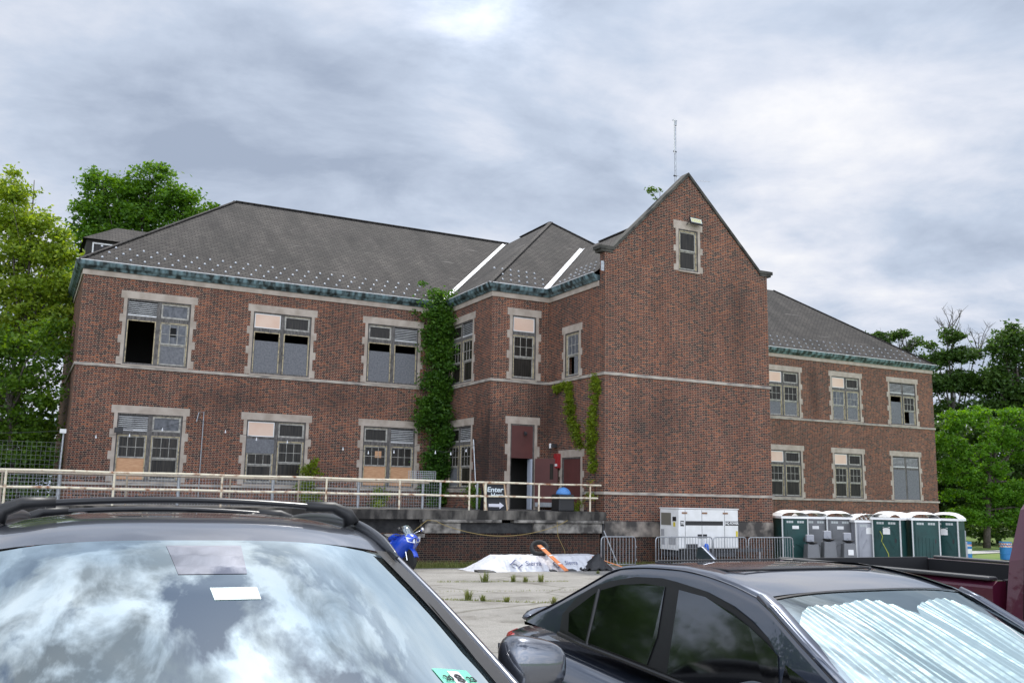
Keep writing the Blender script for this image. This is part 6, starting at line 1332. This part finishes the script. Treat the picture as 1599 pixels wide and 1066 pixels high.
# hand-wash stands
def wash(c, rz, label, s_=1, note=False, hd=0):
    z0 = gz(*c); t = thing('handwash_stand', (c[0], c[1], z0), label, 'hand-wash stand', 'hand-wash stands in front of the grey toilets', rz=R(rz))
    b = MB(); b.hexa([(-.30, -.25, 0), (.30, -.25, 0), (.30, .25, 0), (-.30, .25, 0), (-.24, -.2, .95), (.24, -.2, .95), (.24, .2, .95), (-.24, .2, .95)]); b.build('tank', M_GREY, t, local=True, bevel=.04)
    b = MB(); b.lathe([(.05, 0), (.22, .06), (.26, .10), (.24, .10), (.04, .03)], (0, -.02, .95), 16); b.build('basin', M_PLB, t, local=True)
    b = MB(); b.box(-.16, .16, .05, .22, 1.05, 1.38); b.build('towel_dispenser', M_GREYL, t, local=True, bevel=.03)
    b = MB(); b.tube([(0, .12, 1.0), (0, .1, 1.15), (0, -.05, 1.15)], .015, 6); b.build('tap', M_CHROME, t, local=True)
    if note: b = MB(); b.box(-.1, .12, -.262, -.235, .45, .68); b.build('notice', M_WHITE, t, local=True)
    t.scale = (1, 1, 1+hd)
    return t
wash((29.2, 29.7), -20, 'grey hand-wash stand by the first green toilet, leftmost of the stands', hd=-.12)
wash((29.95, 29.5), -25, 'grey hand-wash stand in the middle of the group of stands')
wash((30.65, 29.1), -28, 'grey hand-wash stand nearest the pale grey toilet', note=True, hd=-.05)
b = MB(); b.box(36.0, 36.25, 27.8, 28.2, gz(37, 28), gz(37, 28)+1.0); b.lathe([(.1, 0), (.13, .1), (.13, .45), (.08, .5)], (36.1, 27.9, gz(37, 28)+1.0), 12)
tag(b.build('water_dispenser', M_GREYL, None, bevel=.02), 'grey utility post with a rounded top at the right end of the toilet row', 'dispenser')
# traffic drums
def drum(c, label, torn):
    z0 = gz(*c); t = thing('drum', (c[0], c[1], z0), label, 'drum', 'blue drums on the lawn')
    b = MB(); b.lathe([(.275, 0), (.29, .02), (.29, .28), (.30, .30), (.29, .32), (.29, .56), (.30, .58), (.29, .60), (.29, .86), (.30, .88), (.26, .88)], (c[0], c[1], z0), 24); b.build('barrel', mat('drum_blue', (.02, .16, .42), .5, b2=(.03, .20, .48), nscale=3), t, smooth=False)
    def band_extra(m, nt, p, N, L):
        tc = N('ShaderNodeTexCoord'); w = N('ShaderNodeTexWave'); w.inputs['Scale'].default_value = 3.2; w.bands_direction = 'DIAGONAL'; L(tc.outputs['UV'], w.inputs['Vector'])
        r = N('ShaderNodeValToRGB'); r.color_ramp.interpolation = 'CONSTANT'; L(w.outputs[0], r.inputs[0]); r.color_ramp.elements[0].color = (.55, .55, .55, 1); r.color_ramp.elements[1].position = .5; r.color_ramp.elements[1].color = (.6, .16, .09, 1); L(r.outputs[0], p.inputs['Base Color'])
    mb = mat('striped_band', rough=.5, extra=band_extra)
    for z in ((.66, .76),) if torn else ((.62, .70), (.74, .82)):
        b = MB(); b.lathe([(.293, z[0]), (.295, z[0]), (.295, z[1]), (.293, z[1])], (c[0], c[1], z0), 24); b.build('reflective_band', mb, t)
    if torn:
        b = MB(); b.lathe([(.293, .30), (.296, .30), (.296, .54), (.293, .54)], (c[0], c[1], z0), 24); b.build('white_wrap', mat('torn_white', (.7, .7, .7), .6, b2=(.03, .17, .42), nscale=3, nlo=.6, nhi=.62), t)
drum((42.05, 32.38), 'blue drum with a torn white wrap, nearest the toilets', True)
drum((44.76, 32.13), 'blue drum with two orange and white striped bands beside the pickup cab', False)

# ---------------------------------------------------------------- weeds in the cracks, grass along the walls
def tuft(c, r_, h_, n, m, seed, name='weed_tuft', label=None):
    rg = random.Random(seed); b = MB(); z0 = gz(*c)
    for i in range(n):
        a = rg.uniform(0, 6.28); d = rg.random()**.7*r_*.35; x = c[0]+d*math.cos(a); y = c[1]+d*math.sin(a); a2 = rg.uniform(0, 6.28); ln = rg.uniform(.2, 1)*r_*.8; hh = h_*rg.uniform(.35, 1); w = .006
        px_, py_ = -math.sin(a2)*w, math.cos(a2)*w; mx_, my_ = x+math.cos(a2)*ln*.4, y+math.sin(a2)*ln*.4
        b.add([(x-px_, y-py_, z0), (x+px_, y+py_, z0), (mx_+px_, my_+py_, z0+hh*.7), (mx_-px_, my_-py_, z0+hh*.7), (x+math.cos(a2)*ln, y+math.sin(a2)*ln, z0+hh)], [(0, 1, 2, 3), (3, 2, 4)])
    o = b.build(name, m); return tag(o, label, 'weeds', 'grass tufts growing in the cracks of the lot')
M_WEED = leaf_mat('weed_green', (.08, .11, .02), (.16, .19, .05), (.30, .28, .11), .3)
for i, (x, y, r_, h_, lb) in enumerate([(11.55, 23.9, .28, .34, 'tall grass tuft in the far crack, leftmost of its row'), (12.35, 23.75, .18, .22, 'grass tuft second from left in the far crack'), (12.65, 23.6, .16, .18, 'small grass tuft third in the far crack'), (13.1, 23.55, .2, .26, 'bushy grass tuft at the right of the far crack'),
        (8.75, 18.9, .20, .26, 'grass tuft at the left end of the near crack'), (8.95, 18.6, .14, .15, 'low grass tuft just right of the leftmost near one'), (9.35, 18.25, .15, .13, 'flat grass tuft in the middle of the near crack'), (10.1, 17.6, .17, .17, 'grass tuft right of the middle in the near crack'), (10.35, 17.4, .12, .1, 'tiny grass tuft at the right end of the near crack'), (16.9, 26.6, .15, .1, 'tiny grass tuft just in front of the tarpaulin'), (9.2, 25.6, .2, .25, 'grass tuft beside the SUV windscreen pillar in front of the motorcycle')]):
    tuft((x, y), r_, h_, 70, M_WEED, i, label=lb)
b = MB(); rg = random.Random(77)
def blades(xy, n, spread, h_):
    for i in range(n):
        f_ = rg.random(); j = rg.randrange(len(xy)-1); x = xy[j][0]+(xy[j+1][0]-xy[j][0])*f_+rg.gauss(0, spread); y = xy[j][1]+(xy[j+1][1]-xy[j][1])*f_+rg.gauss(0, spread)
        z0 = gz(x, y)-.005; a = rg.uniform(0, 6.28); hh = h_*rg.uniform(.3, 1); w = .008; dx, dy = math.cos(a)*hh*.5, math.sin(a)*hh*.5
        b.add([(x-w, y, z0), (x+w, y, z0), (x+dx, y+dy, z0+hh)], [(0, 1, 2)])
blades([(4, 30.75), (19.8, 30.75)], 6500, .12, .30); blades([(20, 30.8), (24, 30.9)], 900, .1, .2)
blades([(10.3, 24.2), (12, 23.85), (14, 23.5)], 300, .03, .07); blades([(7.8, 19.5), (9.3, 18.3), (11.3, 16.9)], 420, .03, .07); blades([(7, 22), (10, 20.8), (14, 20.6)], 120, .04, .06)
tag(b.build('verge_grass', M_WEED), kind='stuff')
print('all done')
